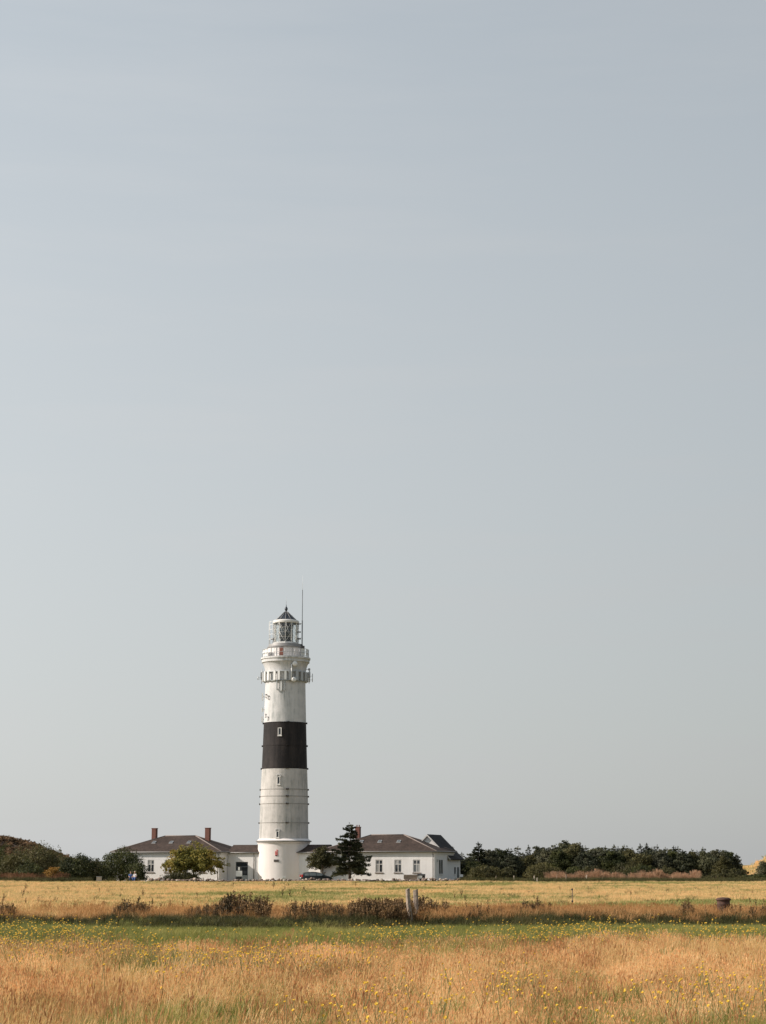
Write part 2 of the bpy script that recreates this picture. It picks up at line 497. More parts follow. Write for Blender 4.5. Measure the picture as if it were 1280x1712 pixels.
def make_dune(name, cx, cy, rx, ry, h, mat, label, seed):
    r = np.random.default_rng(seed)
    n = 70
    u = np.linspace(-1, 1, n)
    U, W = np.meshgrid(u, u, indexing='ij')
    rr = np.sqrt(U**2 + W**2)
    prof = np.clip(1 - rr, 0, 1)
    prof = prof * prof * (3 - 2 * prof)
    lump = sum(np.sin(U * f + p) * np.cos(W * f * .8 + q) / f for f, p, q in zip((7, 13, 23, 37), r.uniform(0, 6, 4), r.uniform(0, 6, 4)))
    Z = h * prof * (1 + .35 * lump) - .25
    V = np.stack([cx + U * rx, cy + W * ry, Z - .2], -1).reshape(-1, 3)
    i = np.arange(n - 1)[:, None] * n + np.arange(n - 1)[None, :]
    Q = np.stack([i, i + n, i + n + 1, i + 1], -1).reshape(-1, 4)
    o = link(name, np_mesh(name, V, Q, mat, smooth=True))
    tag(o, label, 'hill', kind='structure')
    return V[(Z > .25).reshape(-1)]
M['heath_soil'] = simple('heath_soil', (.085, .055, .035), 1, noise=.8, nscale=.5, c2=(.05, .045, .025), bump=.8)
M['dune_grass'] = simple('dune_grass', (.34, .265, .14), 1, noise=.9, nscale=.35, c2=(.19, .16, .075), bump=.8)
hillV = make_dune('heath_hill', PX(-20, 300) - 6, 310, 34, 30, 7.2, M['heath_soil'], 'low brown heath covered hill behind green shrubs', 3)
duneV = make_dune('sand_dune', PX(1330, 330) + 6, 335, 20, 30, 7.2, M['dune_grass'], 'pale golden dune rising beyond the end of the pine wood', 4)

# ------------------------------------------------------------------ lighthouse
TX, TY, YAW = -13.6, 250.0, -R(17.5)
TZ = float(ground_z(TX, TY))
tower = empty('lighthouse', (TX, TY, TZ), 0, 'tall round white lighthouse with one black band and a glazed lantern', 'lighthouse')
def tz(py): return PZ(py, TY) - TZ
def tr(rpx, py):
    dy = (856.0 - py) / F
    return rpx / F * TY / (math.cos(TILT) - dy * math.sin(TILT))
def prof(rows): return [(tr(r, y), tz(y)) for r, y in rows]

def tower_part(name, rows, mat, n=72, parent=tower, smooth=True):
    mb = MB(); mb.lathe(prof(rows), n, smooth)
    return mb.build(name, mat, parent)
def arc_split(o, ang=35):
    me = o.data
    try:
        bpy.context.view_layer.objects.active = o
    except Exception: pass
    return o

base = MB(); base.lathe([(tr(43.3, 1472), -.3), (tr(43.2, 1470), tz(1470)), (tr(42.9, 1412), tz(1412)), (tr(43.2, 1410.5), tz(1410.5))], 72)
base = base.build('base_drum', M['tower_base'], tower)
mb = MB()
mb.lathe(prof([(43.2, 1411), (44.0, 1410.6), (44.0, 1408.6)]), 72, False); mb.lathe(prof([(44.0, 1408.6), (45.6, 1407.8), (45.6, 1405.6)]), 72, False)
mb.lathe(prof([(45.6, 1405.6), (44.0, 1404.8), (41.2, 1402.4)]), 72, True)
mb.build('base_cornice', M['tower_base'], tower)
mb = MB(); mb.lathe(prof([(44.2, 1408.0), (46.6, 1407.6), (46.8, 1406.2), (45.7, 1405.5)]), 72, False); mb.build('flashing_shadow_line', M['zinc'], tower)  # zinc edge whose dark tone also draws the shadow line under the lip
tower_part('lower_shaft', [(41.2, 1403), (40.9, 1396), (39.9, 1345), (39.2, 1318), (37.9, 1286)], M['tower_worn'])
band = tower_part('black_band', [(37.98, 1286.4), (36.6, 1247), (35.4, 1209.6)], M['tower_black'])
tower_part('upper_shaft', [(35.35, 1210), (34.4, 1180), (33.6, 1150), (33.4, 1128), (33.8, 1124), (34.8, 1118), (36.6, 1112.5), (38.6, 1109)], M['tower_white'])
# iron tension rings and their clamps
def ring(py, r, w, mat, clamps, h=1.2):
    mb = MB(); mb.lathe(prof([(r - .6, py + h/2), (r + w, py + h/2), (r + w, py - h/2), (r - .6, py - h/2)]), 72, False)
    o = mb.build('tension_ring', mat, tower)
    for a in clamps:
        c = MB(); rr = tr(r + w, py)
        for s in (-1, 1):
            Mx = Matrix.Rotation(R(a) + s * .035, 4, 'Z') @ Matrix.Translation((rr + .03, 0, tz(py)))
            c.cbox((0, 0, 0), (.22, .1, .22), Mx)
        c.cbox((0, 0, 0), (.07, .38, .07), Matrix.Rotation(R(a), 4, 'Z') @ Matrix.Translation((rr + .09, 0, tz(py))))
        c.build('ring_clamp', M['iron'] if mat is not M['tower_black'] else M['tower_black'], o)
CL = (-80, -2, 178, 88)
for py, r, mat in ((1247.5, 36.6, 'tower_black'), (1285.5, 37.9, 'tower_black'), (1209.5, 35.4, 'tower_black'),
                   (1320.5, 39.15, 'tower_ring'), (1332, 39.5, 'tower_ring'), (1344.5, 39.8, 'tower_ring'), (1376, 40.5, 'tower_ring')):
    ring(py, r, .35, M[mat], CL)

# windows of the shaft
def tower_window(py0, py1, rpx, ang, wide=.42, arch=False):
    z0, z1 = tz(py1), tz(py0); rr = tr(rpx, (py0 + py1) / 2)
    Mx = Matrix.Rotation(R(ang), 4, 'Z') @ Matrix.Translation((rr, 0, 0))
    w = MB()
    t = .10 if wide > .5 else .08
    w.box(-.25, .10, -wide/2, -wide/2 + t, z0, z1, Mx); w.box(-.25, .10, wide/2 - t, wide/2, z0, z1, Mx)
    w.box(-.25, .06, -wide/2 + t, wide/2 - t, z1 - t, z1, Mx); w.box(-.25, .06, -wide/2 + t, wide/2 - t, z0, z0 + t * 1.2, Mx)
    o = w.build('window', M['trim_white'], tower)
    g = MB(); g.box(-.24, .035, -wide/2 + t, wide/2 - t, z0 + t * 1.2, z1 - t, Mx); g.build('pane', M['glass'], o)
    s = MB(); s.box(-.2, .12, -wide/2 - .06, wide/2 + .06, z0 - .1, z0 - .002, Mx); s.build('sill', M['trim_white'], o)
    if arch:
        a = MB()
        for k in range(9):
            t0 = math.pi * k / 8
            a.cbox((0, math.cos(t0) * (wide/2 + .06), z1 + math.sin(t0) * .26), (.16, .12, .14), Mx)
        a.build('hood_mould', M['tower_white'], o)
WA = -90 - 10.5
tower_window(1219, 1232, 35.8, WA, .52)
tower_window(1300, 1313, 38.75, WA - .5, .44, True)
tower_window(1390, 1401, 40.9, WA - .8, .44, True)
# small white junction boxes and step irons
for py, a in ((1165, -152), (1198, -152), (1168, -140), (1203, -140)):
    rr = tr(34.6, py); m_ = Matrix.Rotation(R(a), 4, 'Z') @ Matrix.Translation((rr, 0, tz(py)))
    s = MB(); s.cbox((.05, 0, .22), (.22, .3, .05), m_); s.cbox((.13, .13, .05), (.05, .05, .38), m_); s.cbox((.05, -.02, -.2), (.22, .22, .05), m_)
    s.build('step_iron', M['iron'], tower)
for py, a, h in ((1165, 183, 1.0), (1187, 186, .55), (1203, 183, .8)):
    rr = tr(34.6, py); m_ = Matrix.Rotation(R(a), 4, 'Z') @ Matrix.Translation((rr, 0, tz(py)))
    s = MB(); s.cbox((.28, 0, 0), (.2, .34, h), m_); s.cbox((.09, 0, 0), (.26, .08, .12), m_)
    s.build('radio_panel', M['white_plastic'], tower)

# antenna belt under the gallery
mb = MB(); mb.lathe(prof([(33.2, 1141.5), (36.0, 1141.0), (36.0, 1140.0), (33.2, 1139.5)]), 64, False)
belt = mb.build('antenna_ring', M['grey_plastic'], tower)
mb = MB(); mb.lathe(prof([(33.2, 1126.5), (36.4, 1126.2), (36.4, 1125.4), (33.2, 1125.0)]), 64, False)
mb.build('antenna_ring', M['grey_plastic'], tower)
for k, a in enumerate(list(range(-178, 0, 15)) + [14, 40, 75, 110, 140, 165]):
    rr = tr(36.6, 1133); white = (a % 2 == 0) if a < -85 else False
    m_ = Matrix.Rotation(R(a + rng.uniform(-3, 3)), 4, 'Z') @ Matrix.Translation((rr, 0, tz(1132.5)))
    s = MB(); hh = 1.15 + .2 * rng.random()
    s.cbox((.1, 0, 0), (.16, .30 if a < -85 else .42, hh), m_)
    s.build('panel_antenna', M['white_plastic'] if a < -85 else M['galv'], tower)
    s = MB(); s.tube([m_ @ Vector((-.1, .0, hh * .55)), m_ @ Vector((-.1, 0, -hh * .62))], .045, 6); s.build('antenna_pole', M['galv'], tower)
for k, (a, y0, y1) in enumerate(((-110, 1141, 1157), (-98, 1142, 1158), (-89, 1142, 1157), (-72, 1112, 1142))):
    rr = tr(35.4 if k < 3 else 38.6, y0); m_ = Matrix.Rotation(R(a), 4, 'Z') @ Matrix.Translation((rr, 0, 0))
    s = MB()
    if k < 3:
        s.cbox((.05, 0, (tz(y0) + tz(y1)) / 2), (.12, .16, tz(y0) - tz(y1)), m_)
        s.cbox((-.1, 0, tz(y1) + .15), (.4, .12, .1), m_)
        s.build('cable_duct', M['grey_plastic'] if k != 1 else M['white_plastic'], tower)
    else:
        s.tube([m_ @ Vector((0, 0, tz(y0 + 2))), m_ @ Vector((0, 0, tz(y1)))], .07, 8); s.build('antenna_pole', M['white_plastic'], tower)
# round dishes and odd aerials
for a, py, rad in ((-64, 1113.5, .36), (-66, 1139.5, .33), (176, 1134, .2), (2, 1119, .17)):
    rr = tr(39.3, py); m_ = Matrix.Rotation(R(a), 4, 'Z') @ Matrix.Translation((rr, 0, tz(py))) @ Matrix.Rotation(R(90), 4, 'Y')
    s = MB(); s.lathe([(.02, -.12), (rad * .8, -.12), (rad, -.02), (rad, .1), (rad * .7, .16), (.001, .18)], 20, True, M=m_)
    d = s.build('dish_antenna', M['white_plastic'] if a < 100 and a != 2 else M['galv'], tower)
    s = MB(); m2 = Matrix.Rotation(R(a), 4, 'Z') @ Matrix.Translation((rr, 0, tz(py))); s.cbox((-.45, 0, 0), (.75, .07, .07), m2); s.build('bracket', M['galv'], d)
for a, y0, y1, r in ((-1, 1118, 1143, 39.5), (-6, 1122, 1141, 41), (3, 1126, 1140, 45), (181, 1118, 1135, 39.5), (176, 1128, 1143, 40), (184, 1131, 1137, 46)):
    m_ = Matrix.Rotation(R(a), 4, 'Z') @ Matrix.Translation((tr(r, y0), 0, 0))
    s = MB(); s.tube([m_ @ Vector((0, 0, tz(y0))), m_ @ Vector((0, 0, tz(y1)))], .05, 6)
    for zz in (.25, .7): s.cbox((-(tr(r, y0) - tr(34, y0)) / 2, 0, tz(y1) + zz * (tz(y0) - tz(y1))), (tr(r, y0) - tr(34, y0) + .1, .05, .05), m_)
    if a in (-1, 181): s.cbox((0, 0, tz(y0) - .9), (.34, .34, .8), m_)
    s.build('rod_aerial', M['galv'], tower)

# gallery
mb = MB()
mb.lathe(prof([(38.4, 1109.3), (40.0, 1108.6), (40.0, 1104.2)]), 72, False); mb.lathe(prof([(40.0, 1104.2), (41.4, 1103.4), (41.4, 1100.6)]), 72, False)
mb.lathe(prof([(41.4, 1100.6), (29.0, 1100.2)]), 72, False)
gal = mb.build('gallery', M['tower_white'], tower)
rail = MB()
zr0, zr1, rr = tz(1100.5), tz(1087), tr(38.6, 1094)
for zz in (zr1, (zr0 + zr1) / 2): rail.lathe([(rr - .025, zz - .025), (rr + .025, zz - .025), (rr + .025, zz + .025), (rr - .025, zz + .025), (rr - .025, zz - .025)], 72, False)
rail.build('handrail', M['galv'], gal)
for k in range(28):
    a = 2 * math.pi * k / 28
    p = MB(); p.tube([(rr * math.cos(a), rr * math.sin(a), zr0 - .02), (rr * math.cos(a), rr * math.sin(a), zr1)], .025, 6)
    p.build('baluster', M['galv'], gal)
for a0, a1 in ((188, 222), (316, 330), (-24, -8)):     # solid white weather screens
    p = MB(); p.lathe([(rr - .07, zr0 + .12), (rr - .07, zr1 - .03)], 8, True, a0=R(a0), a1=R(a1)); p.build('weather_screen', M['white_plastic'], gal)
# watch room below the lantern
tower_part('watch_room', [(29.8, 1100.6), (29.6, 1084)], M['tower_base'])
mb = MB(); mb.lathe(prof([(29.4, 1084.6), (31.2, 1084.2), (31.2, 1082.4), (29.4, 1081.8), (28.6, 1078.2), (26, 1077.6), (19.0, 1077.4)]), 64, False)
lg = mb.build('lantern_gallery', M['zinc'], tower)
rrd = tr(29.7, 1091); m_ = Matrix.Rotation(R(-90 - 11.5), 4, 'Z') @ Matrix.Translation((rrd, 0, 0))
d = MB(); d.box(-.2, .05, -.27, .27, tz(1098.6), tz(1085), m_); d = d.build('door', M['door_red'], tower)
h = MB(); h.cbox((.075, .18, tz(1092)), (.04, .05, .14), m_); h.build('handle', M['galv'], d)
for a in (-66, -118, -140):
    p = MB(); m2 = Matrix.Rotation(R(a), 4, 'Z') @ Matrix.Translation((rrd, 0, 0)); p.cbox((.02, 0, tz(1092)), (.07, .07, tz(1085) - tz(1099)), m2); p.build('wall_pipe', M['grey_plastic'], tower)

# lantern: twelve-sided glazing with mullions
N = 12
Rl = tr(20.3, 1060); z0, z1 = tz(1077.4), tz(1042.6)
lantern = MB(); lantern.lathe([(Rl + .08, z0), (Rl + .08, z0 + .22), (Rl - .06, z0 + .22), (Rl - .06, z0)], N, False, a0=R(0), a1=2*math.pi)
lantern = lantern.build('lantern', M['trim_white'], tower)
for k in range(N):
    a = 2 * math.pi * k / N
    p = MB(); m_ = Matrix.Rotation(a, 4, 'Z') @ Matrix.Translation((Rl, 0, 0)); p.box(-.05, .05, -.04, .04, z0 + .22, z1, m_)
    p.build('mullion', M['trim_white'], lantern)
    am = a + math.pi / N; ap = Rl * math.cos(math.pi / N); half = Rl * math.sin(math.pi / N) - .04
    m_ = Matrix.Rotation(am, 4, 'Z') @ Matrix.Translation((ap, 0, 0))
    g = MB(); g.box(-.012, .012, -half, half, z0 + .24, z1 - .02, m_); g.build('pane', M['lantern_glass'], lantern)
    if k % 3 != 1:
        for q in range(1, 4):
            zz = z0 + .22 + (z1 - z0 - .22) * q / 4
            p = MB(); p.box(.014, .05, -half, half, zz - .014, zz + .014, m_)
            p.build('glazing_bar', M['trim_white'], lantern)
    # diagonal braces
    p = MB()
    zq = (z1 + z0 + .22) / 2
    for zA, zB in ((z0 + .24, zq), (zq, z1)):
        s_ = 1 if k % 2 else -1
        p.tube([m_ @ Vector((.07, -half * s_, zA)), m_ @ Vector((.07, half * s_, zB))], .026, 5)
        s_ = -s_
    p.build('brace', M['trim_white'], lantern)
    p = MB(); p.tube([m_ @ Vector((.12, half, z0 + .24)), m_ @ Vector((.12, -half, z1))], .022, 5); p.build('brace', M['galv'], lantern)
# optic inside
op = MB(); op.lathe([(.05, z0 - .1), (.45, z0), (.5, z0 + .5), (.25, z0 + .6), (.25, z0 + .8), (.80, z0 + .8), (.98, z0 + 1.1), (1.02, z0 + 1.7), (.9, z0 + 2.3), (.6, z0 + 2.6), (.05, z0 + 2.55)], 20)
op.build('optic', M['lens'], lantern)
op = MB()
for k in range(4):
    a = 2 * math.pi * k / 4 + .4
    op.tube([(.8 * math.cos(a), .8 * math.sin(a), z0), (.8 * math.cos(a), .8 * math.sin(a), z0 + 2.75)], .04, 6)
op.lathe([(1.2, z1 - .12), (1.2, z1 + .02), (.1, z1 + .02), (.1, z1 - .1), (1.2, z1 - .12)], 24, False)
op.build('optic_frame', M['dark_metal'], lantern)
for a in (R(60), R(90)):        # dark panels added inside the back panes to darken the lantern centre
    m_ = Matrix.Rotation(a + math.pi / N, 4, 'Z') @ Matrix.Translation((Rl * math.cos(math.pi / N) - .09, 0, 0))
    p = MB(); p.box(-.02, .02, -.42, .42, z0 + .25, z1 - .05, m_); p.build('darkening_panel', M['dark_metal'], lantern)
# roof rim and cone
mb = MB(); mb.lathe(prof([(20.6, 1043.2), (21.8, 1042.4), (22.0, 1039.6), (21.0, 1038.0), (16.0, 1037.0), (15.5, 1040)]), 48, False)
mb.build('lantern_cornice', M['trim_white'], tower)
mb = MB(); mb.lathe([(tr(18.2, 1037), tz(1037.8)), (tr(9.0, 1030), tz(1030)), (tr(2.6, 1023), tz(1023)), (.12, tz(1022.6))], N, False, mi=0)
croof = mb.build('lantern_roof', M['lantern_roof'], tower)
for k in range(N):
    a = 2 * math.pi * k / N
    p = MB(); p.tube([(tr(18.2, 1037) * math.cos(a), tr(18.2, 1037) * math.sin(a), tz(1037.6)), (tr(2.7, 1023) * math.cos(a), tr(2.7, 1023) * math.sin(a), tz(1022.8))], .035, 5)
    p.build('roof_rib', M['zinc'], croof)
mb = MB(); mb.lathe(prof([(2.6, 1023.2), (1.5, 1021.8), (1.7, 1020.8), (2.5, 1019.4), (2.6, 1017.4), (1.9, 1015.6), (.8, 1014.4), (.5, 1012), (.15, 1010)]), 16)
mb.build('vent_ball', M['lantern_roof'], tower)
mb = MB(); mb.tube([(0, 0, tz(1012)), (0, 0, tz(997))], .018, 5); mb.build('lightning_rod', M['galv'], tower)
# lantern gallery guard and mast
grd = MB()
rg = tr(28.2, 1060)
for yy in (1070, 1062, 1054, 1046, 1041): 
    zz = tz(yy); grd.lathe([(rg - .018, zz - .018), (rg + .018, zz - .018), (rg + .018, zz + .018), (rg - .018, zz + .018), (rg - .018, zz - .018)], 14, False, a0=R(170), a1=R(222))
for a in (170, 188, 205, 222): grd.tube([(rg * math.cos(R(a)), rg * math.sin(R(a)), tz(1078)), (rg * math.cos(R(a)), rg * math.sin(R(a)), tz(1040))], .024, 5)
grd.build('ladder_guard', M['white_plastic'], tower)
for yy, a in ((1068.5, 182), (1068.5, -6), (1043.5, -8), (1057, -6)):
    p = MB(); m_ = Matrix.Rotation(R(a), 4, 'Z') @ Matrix.Translation((tr(22.2, yy), 0, tz(yy))); p.cbox((0, 0, 0), (.5, .22, .14), m_); p.build('lamp_bracket', M['iron'], tower)
mx_, my_ = tr(503.3 - 475.6, 1083), -1.0
mb = MB()
mb.tube([(mx_, my_, tz(1086)), (mx_, my_, tz(1039))], .075, 8); mb.tube([(mx_, my_, tz(1039.4)), (mx_, my_, tz(988))], .045, 6)
mst = mb.build('aerial_mast', M['dark_metal'], tower)
p = MB(); p.tube([(mx_, my_, tz(988.3)), (mx_, my_, tz(964))], .012, 5); p.build('whip_tip', M['white_plastic'], mst)
for yy in (1080, 1068, 1044):
    p = MB(); p.tube([(mx_, my_, tz(yy)), (mx_ - .8, my_ + .3, tz(yy))], .03, 5); p.build('mast_stay', M['galv'], mst)
mb = MB(); mb.cbox((mx_ - .15, my_, tz(1083.6)), (1.0, .6, .35)); mb.build('mast_foot', M['iron'], mst)
# emblem and plaque on the base drum
def drum_plate(py, ang, w, h, mat, name, parent, off=.03, dz=0.0, da=0.0):
    m_ = Matrix.Rotation(R(ang) + da, 4, 'Z') @ Matrix.Translation((tr(43.0, py) + off, 0, tz(py) + dz))
    p = MB(); p.cbox((0, 0, 0), (.05, w, h), m_); return p.build(name, mat, parent)
EA = -90 - 13
em = MB()
m_ = Matrix.Rotation(R(EA), 4, 'Z') @ Matrix.Translation((tr(43.0, 1426) + .02, 0, tz(1426)))
for (y, z, w, h) in ((.08, .36, .20, .07), (.14, .26, .07, .14), (-.02, .16, .30, .07), (-.12, .06, .08, .16), (.1, .04, .12, .1), (.0, -.08, .34, .07), (-.10, -.2, .08, .18), (.1, -.2, .14, .08), (0, -.31, .34, .07)):
    em.cbox((0, y, z), (.05, w, h), m_)
emo = em.build('emblem', M['sign_red'], tower)
emo['label'] = 'red crest mark on the white base'
drum_plate(1430.6, EA, .3, .1, M['black'], 'emblem_foot', emo, .03)
drum_plate(1439, EA, .68, .30, M['iron'], 'plaque', tower)
drum_plate(1466.5, -90 + 4.5, .5, .26, M['white_plastic'], 'notice', tower, .03)

# ------------------------------------------------------------------ houses
CY, SY = math.cos(YAW), math.sin(YAW)
def uv(u, v):
    return (TX + u * CY - v * SY, TY + u * SY + v * CY)
def window_mb(parent, c, wide, tall, M_, arch=True, rows=3, sill=True, panes=True, lintel=True):
    """c: centre of opening on a wall plane; M_: wall matrix whose -Y looks outwards"""
    W, H = wide / 2, tall / 2
    x, y, z = c
    t = .09
    w = MB()
    w.box(x-W, x-W+t, y-.05, y+.06, z-H, z+H, M_); w.box(x+W-t, x+W, y-.05, y+.06, z-H, z+H, M_)
    w.box(x-W+t, x+W-t, y-.05, y+.06, z+H-t, z+H, M_); w.box(x-W+t, x+W-t, y-.05, y+.06, z-H, z-H+t, M_)
    o = w.build('window', M['frame'], parent)
    f = MB()
    tz_ = z + H * .30
    f.box(x-W+t, x+W-t, y-.04, y+.05, tz_-.05, tz_+.05, M_)
    f.box(x-.05, x+.05, y-.045, y+.045, z-H+t, tz_-.05, M_); f.box(x-.05, x+.05, y-.045, y+.045, tz_+.05, z+H-t, M_)
    f.build('casement', M['frame'], o)
    for (xa, xb) in ((x-W+t, x-.05), (x+.05, x+W-t)):
        for (za, zb) in ((z-H+t, tz_-.05), (tz_+.05, z+H-t)):
            g = MB(); g.box(xa, xb, y-.01, y+.02, za, zb, M_); g.build('pane', M[random.choice(('glass', 'glass', 'glass_mid', 'glass_mid', 'glass_pale'))], o)
    if sill:
        s = MB(); s.box(x-W-.1, x+W+.1, y-.16, y+.02, z-H-.12, z-H-.003, M_); s.build('sill', M['ridge_tile'], o)
    if lintel:
        s = MB()
        for k in range(8):
            a0 = -W - .05 + (2*W + .1) * k / 8; a1 = -W - .05 + (2*W + .1) * (k+1) / 8 - .004
            am = (a0 + a1) / 2 / W
            zz = z + H + .004 + .10 * (1 - am * am)
            s.box(x+a0, x+a1, y-.075, y+.02, zz, zz + .09, M_)
        s.build('lintel', M['zinc'], o)
    return o

def slit_window(parent, c, wide, tall, M_):
    x, y, z = c; W, H = wide / 2, tall / 2; t = .06
    w = MB()
    w.box(x-W, x-W+t, y-.05, y+.06, z-H, z+H, M_); w.box(x+W-t, x+W, y-.05, y+.06, z-H, z+H, M_)
    w.box(x-W+t, x+W-t, y-.05, y+.06, z+H-t, z+H, M_); w.box(x-W+t, x+W-t, y-.05, y+.06, z-H, z-H+t, M_)
    o = w.build('window', M['dark_frame'], parent)
    g = MB(); g.box(x-W+t, x+W-t, y-.03, y+.03, z-H+t, z+H-t, M_); g.build('pane', M['glass'], o)
    s = MB(); s.box(x-W-.06, x+W+.06, y-.12, y+.02, z-H-.1, z-H-.003, M_); s.build('sill', M['trim_white'], o)
def hip_roof(L, Dp, ze, zr, ridge_half, over=0.0, th=.14):
    a, b = L / 2, Dp / 2
    v = [(-a, -b, ze), (a, -b, ze), (a, b, ze), (-a, b, ze), (-ridge_half, 0, zr), (ridge_half, 0, zr),
         (-a, -b, ze - th), (a, -b, ze - th), (a, b, ze - th), (-a, b, ze - th)]
    f = [(0, 1, 5, 4), (1, 2, 5), (2, 3, 4, 5), (3, 0, 4), (0, 6, 7, 1), (1, 7, 8, 2), (2, 8, 9, 3), (3, 9, 6, 0), (6, 9, 8, 7)]
    return v, f

def downpipe(parent, x, y, z0, z1):
    p = MB(); p.tube([(x, y, z0), (x, y, z1 - .25), (x, y - .04, z1 - .1), (x, y - .25, z1)], .06, 8)
    for k in range(3): p.lathe([(.085, 0), (.085, .05)], 8, M=Matrix.Translation((x, y, z0 + .6 + k * 1.2)))
    p.build('downpipe', M['zinc'], parent)

EAVE, RIDGE = 3.92 , 6.12
HL, HD = 16.6, 10.0
def house(u, label, chimneys, wing):
    x, y = uv(u, 0)
    zg = -.2
    root = empty('keepers_house', (x, y, zg), YAW, label, 'house')
    I = Matrix.Identity(4)
    e, rg = EAVE + .2, RIDGE + .2
    wx, wy = HL / 2 - .35, HD / 2 - .35
    w = MB()
    # walls with real openings on the front: build as strips round the windows
    wins = [-4.8, -2.25, .3, 2.9, 5.45]
    zb, zt = 1.35, 3.02
    hw = .5
    t = .3
    xs = [-wx] + sum([[c - hw, c + hw] for c in wins], []) + [wx]
    w.box(-wx, wx, -wy, -wy + t, -.3, zb); w.box(-wx, wx, -wy, -wy + t, zt, e - .1)
    for i in range(0, len(xs), 2): w.box(xs[i], xs[i+1], -wy, -wy + t, zb, zt)
    w.box(-wx, -wx + t, -wy + t, wy - t, -.3, e - .1); w.box(wx - t, wx, -wy + t, wy - t, -.3, e - .1); w.box(-wx, wx, wy - t, wy, -.3, e - .1)
    wall = w.build('wall', M['wall_white'], root)
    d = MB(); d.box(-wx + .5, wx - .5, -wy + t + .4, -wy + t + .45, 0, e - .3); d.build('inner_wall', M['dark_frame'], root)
    p = MB(); p.box(-wx - .06, wx + .06, -wy - .06, -wy - .004, -.3, .42); p.box(wx + .004, wx + .06, -wy - .06, wy, -.3, .42); p.build('plinth', M['wall_white'], root)
    cn = MB(); cn.box(-wx - .08, wx + .08, -wy - .1, -wy - .003, e - .34, e - .145); cn.box(wx + .003, wx + .1, -wy - .1, wy, e - .34, e - .145); cn.box(-wx - .1, -wx - .003, -wy - .1, wy, e - .34, e - .145)
    cn.build('cornice', M['trim_white'], root)
    for k in range(34):
        pass
    for c in wins:
        window_mb(root, (c, -wy + .08, (zb + zt) / 2), 2 * hw - .02, zt - zb - .02, I)
    rh = HL / 2 - 6.0
    v, f = hip_roof(HL, HD, e, rg, rh)
    r = MB(); r.add(v, f); roof = r.build('roof', M['roof'], root)
    rt = MB()
    for A, B in (((-rh, 0, rg), (rh, 0, rg)),): rt.tube([A, B], .09, 6)
    for sx in (-1, 1):
        for sy in (-1, 1): rt.tube([(sx * rh, 0, rg), (sx * HL / 2, sy * HD / 2, e)], .085, 6)
    rt.build('ridge_tiles', M['ridge_tile'], roof)
    # gutters
    g = MB()
    g.tube([(-HL/2, -HD/2 - .03, e - .06), (HL/2 + .03, -HD/2 - .03, e - .06), (HL/2 + .03, HD/2, e - .06)], .07, 6); g.build('gutter', M['zinc'], roof)
    # roof lights on the front slope
    sl = math.atan2(rg - e, HD / 2)
    for xx in (-3.0, -.4, 2.25):
        k = .58
        m_ = Matrix.Translation((xx, -HD / 2 * (1 - k), e + (rg - e) * k)) @ Matrix.Rotation(sl, 4, 'X')
        s = MB(); s.box(-.24, .24, -.28, .28, -.05, .10, m_); s.box(-.32, .32, -.38, -.285, -.02, .03, m_)
        so = s.build('skylight', M['galv'], roof)
        s = MB(); s.box(-.18, .18, -.22, .14, .08, .112, m_); s.build('pane', M['glass'], so)
    for cx in chimneys:
        zc = rg - (abs(cx) - rh) / (HL / 2 - rh) * (rg - e)
        c = MB(); c.box(cx - .31, cx + .31, -.3 + .3, .36 + .3, zc - .5, rg + 1.0); co = c.build('chimney', M['chimney'], roof)
        c = MB(); c.box(cx - .35, cx + .35, -.34 + .3, .40 + .3, rg + 1.002, rg + 1.10); c.build('chimney_cap', M['chimney'], co)
        if wing:
            for dx in (-.16, .16): 
                q = MB(); q.lathe([(.08, 0), (.08, .25)], 10, M=Matrix.Translation((cx + dx, .36, rg + 1.1))); q.build('chimney_pot', M['chimney'], co)
    downpipe(root, wx - .25, -wy - .12, 0, e - .15)
    if wing:
        # gabled rear wing with a long slope over the lean-to at the shaded side
        ur, zr_, zl = 5.15, rg + .08, 3.15
        du = zr_ - zl
        v0, v1 = 1.4, 8.2
        a = MB()
        P = [(ur - du + .35, zl - .05), (ur + du - .35, zl - .05)]
        prof_ = [(ur - du + .4, -.3), (ur + du - .456, -.3), (ur + du - .456, zl + .2), (ur, zr_ - .25), (ur - du + .4, zl + .15)]
        n_ = len(prof_)
        vv = [(p[0], v0 + .25, p[1]) for p in prof_] + [(p[0], v1 - .2, p[1]) for p in prof_]
        ff = [tuple(range(n_)), tuple(range(2*n_ - 1, n_ - 1, -1))] + [(i, i + n_, (i + 1) % n_ + n_, (i + 1) % n_) for i in range(n_)]
        # push the side wall a hair inside the main wall
        a.add(vv, ff); wg = a.build('rear_wing', M['wall_white'], root)
        rf = MB()
        for sgn in (-1, 1):
            x1 = ur + sgn * du
            q = [(ur, v0, zr_), (ur, v1, zr_), (x1, v1, zl), (x1, v0, zl)]
            q2 = [(p[0], p[1], p[2] - .16) for p in q]
            ff = [(0, 1, 2, 3), (7, 6, 5, 4), (0, 4, 5, 1), (1, 5, 6, 2), (2, 6, 7, 3), (3, 7, 4, 0)]
            rf.add(q + q2, ff)
        rf.build('wing_roof', M['roof_shaded'], wg)
        b = MB()
        for sgn in (-1, 1):
            x1 = ur + sgn * du
            q = [(ur, v0 - .05, zr_ - .02), (x1, v0 - .05, zl - .02), (x1, v0 - .05, zl - .22), (ur, v0 - .05, zr_ - .24)]
            q2 = [(p[0], v0 - .003, p[2]) for p in q]
            b.add(q + q2, [(0, 1, 2, 3), (7, 6, 5, 4), (0, 4, 5, 1), (1, 5, 6, 2), (2, 6, 7, 3), (3, 7, 4, 0)])
        b.build('bargeboard', M['frame'], wg)
        mr = Matrix.Translation((wx, 0, 0)) @ Matrix.Rotation(R(90), 4, 'Z')
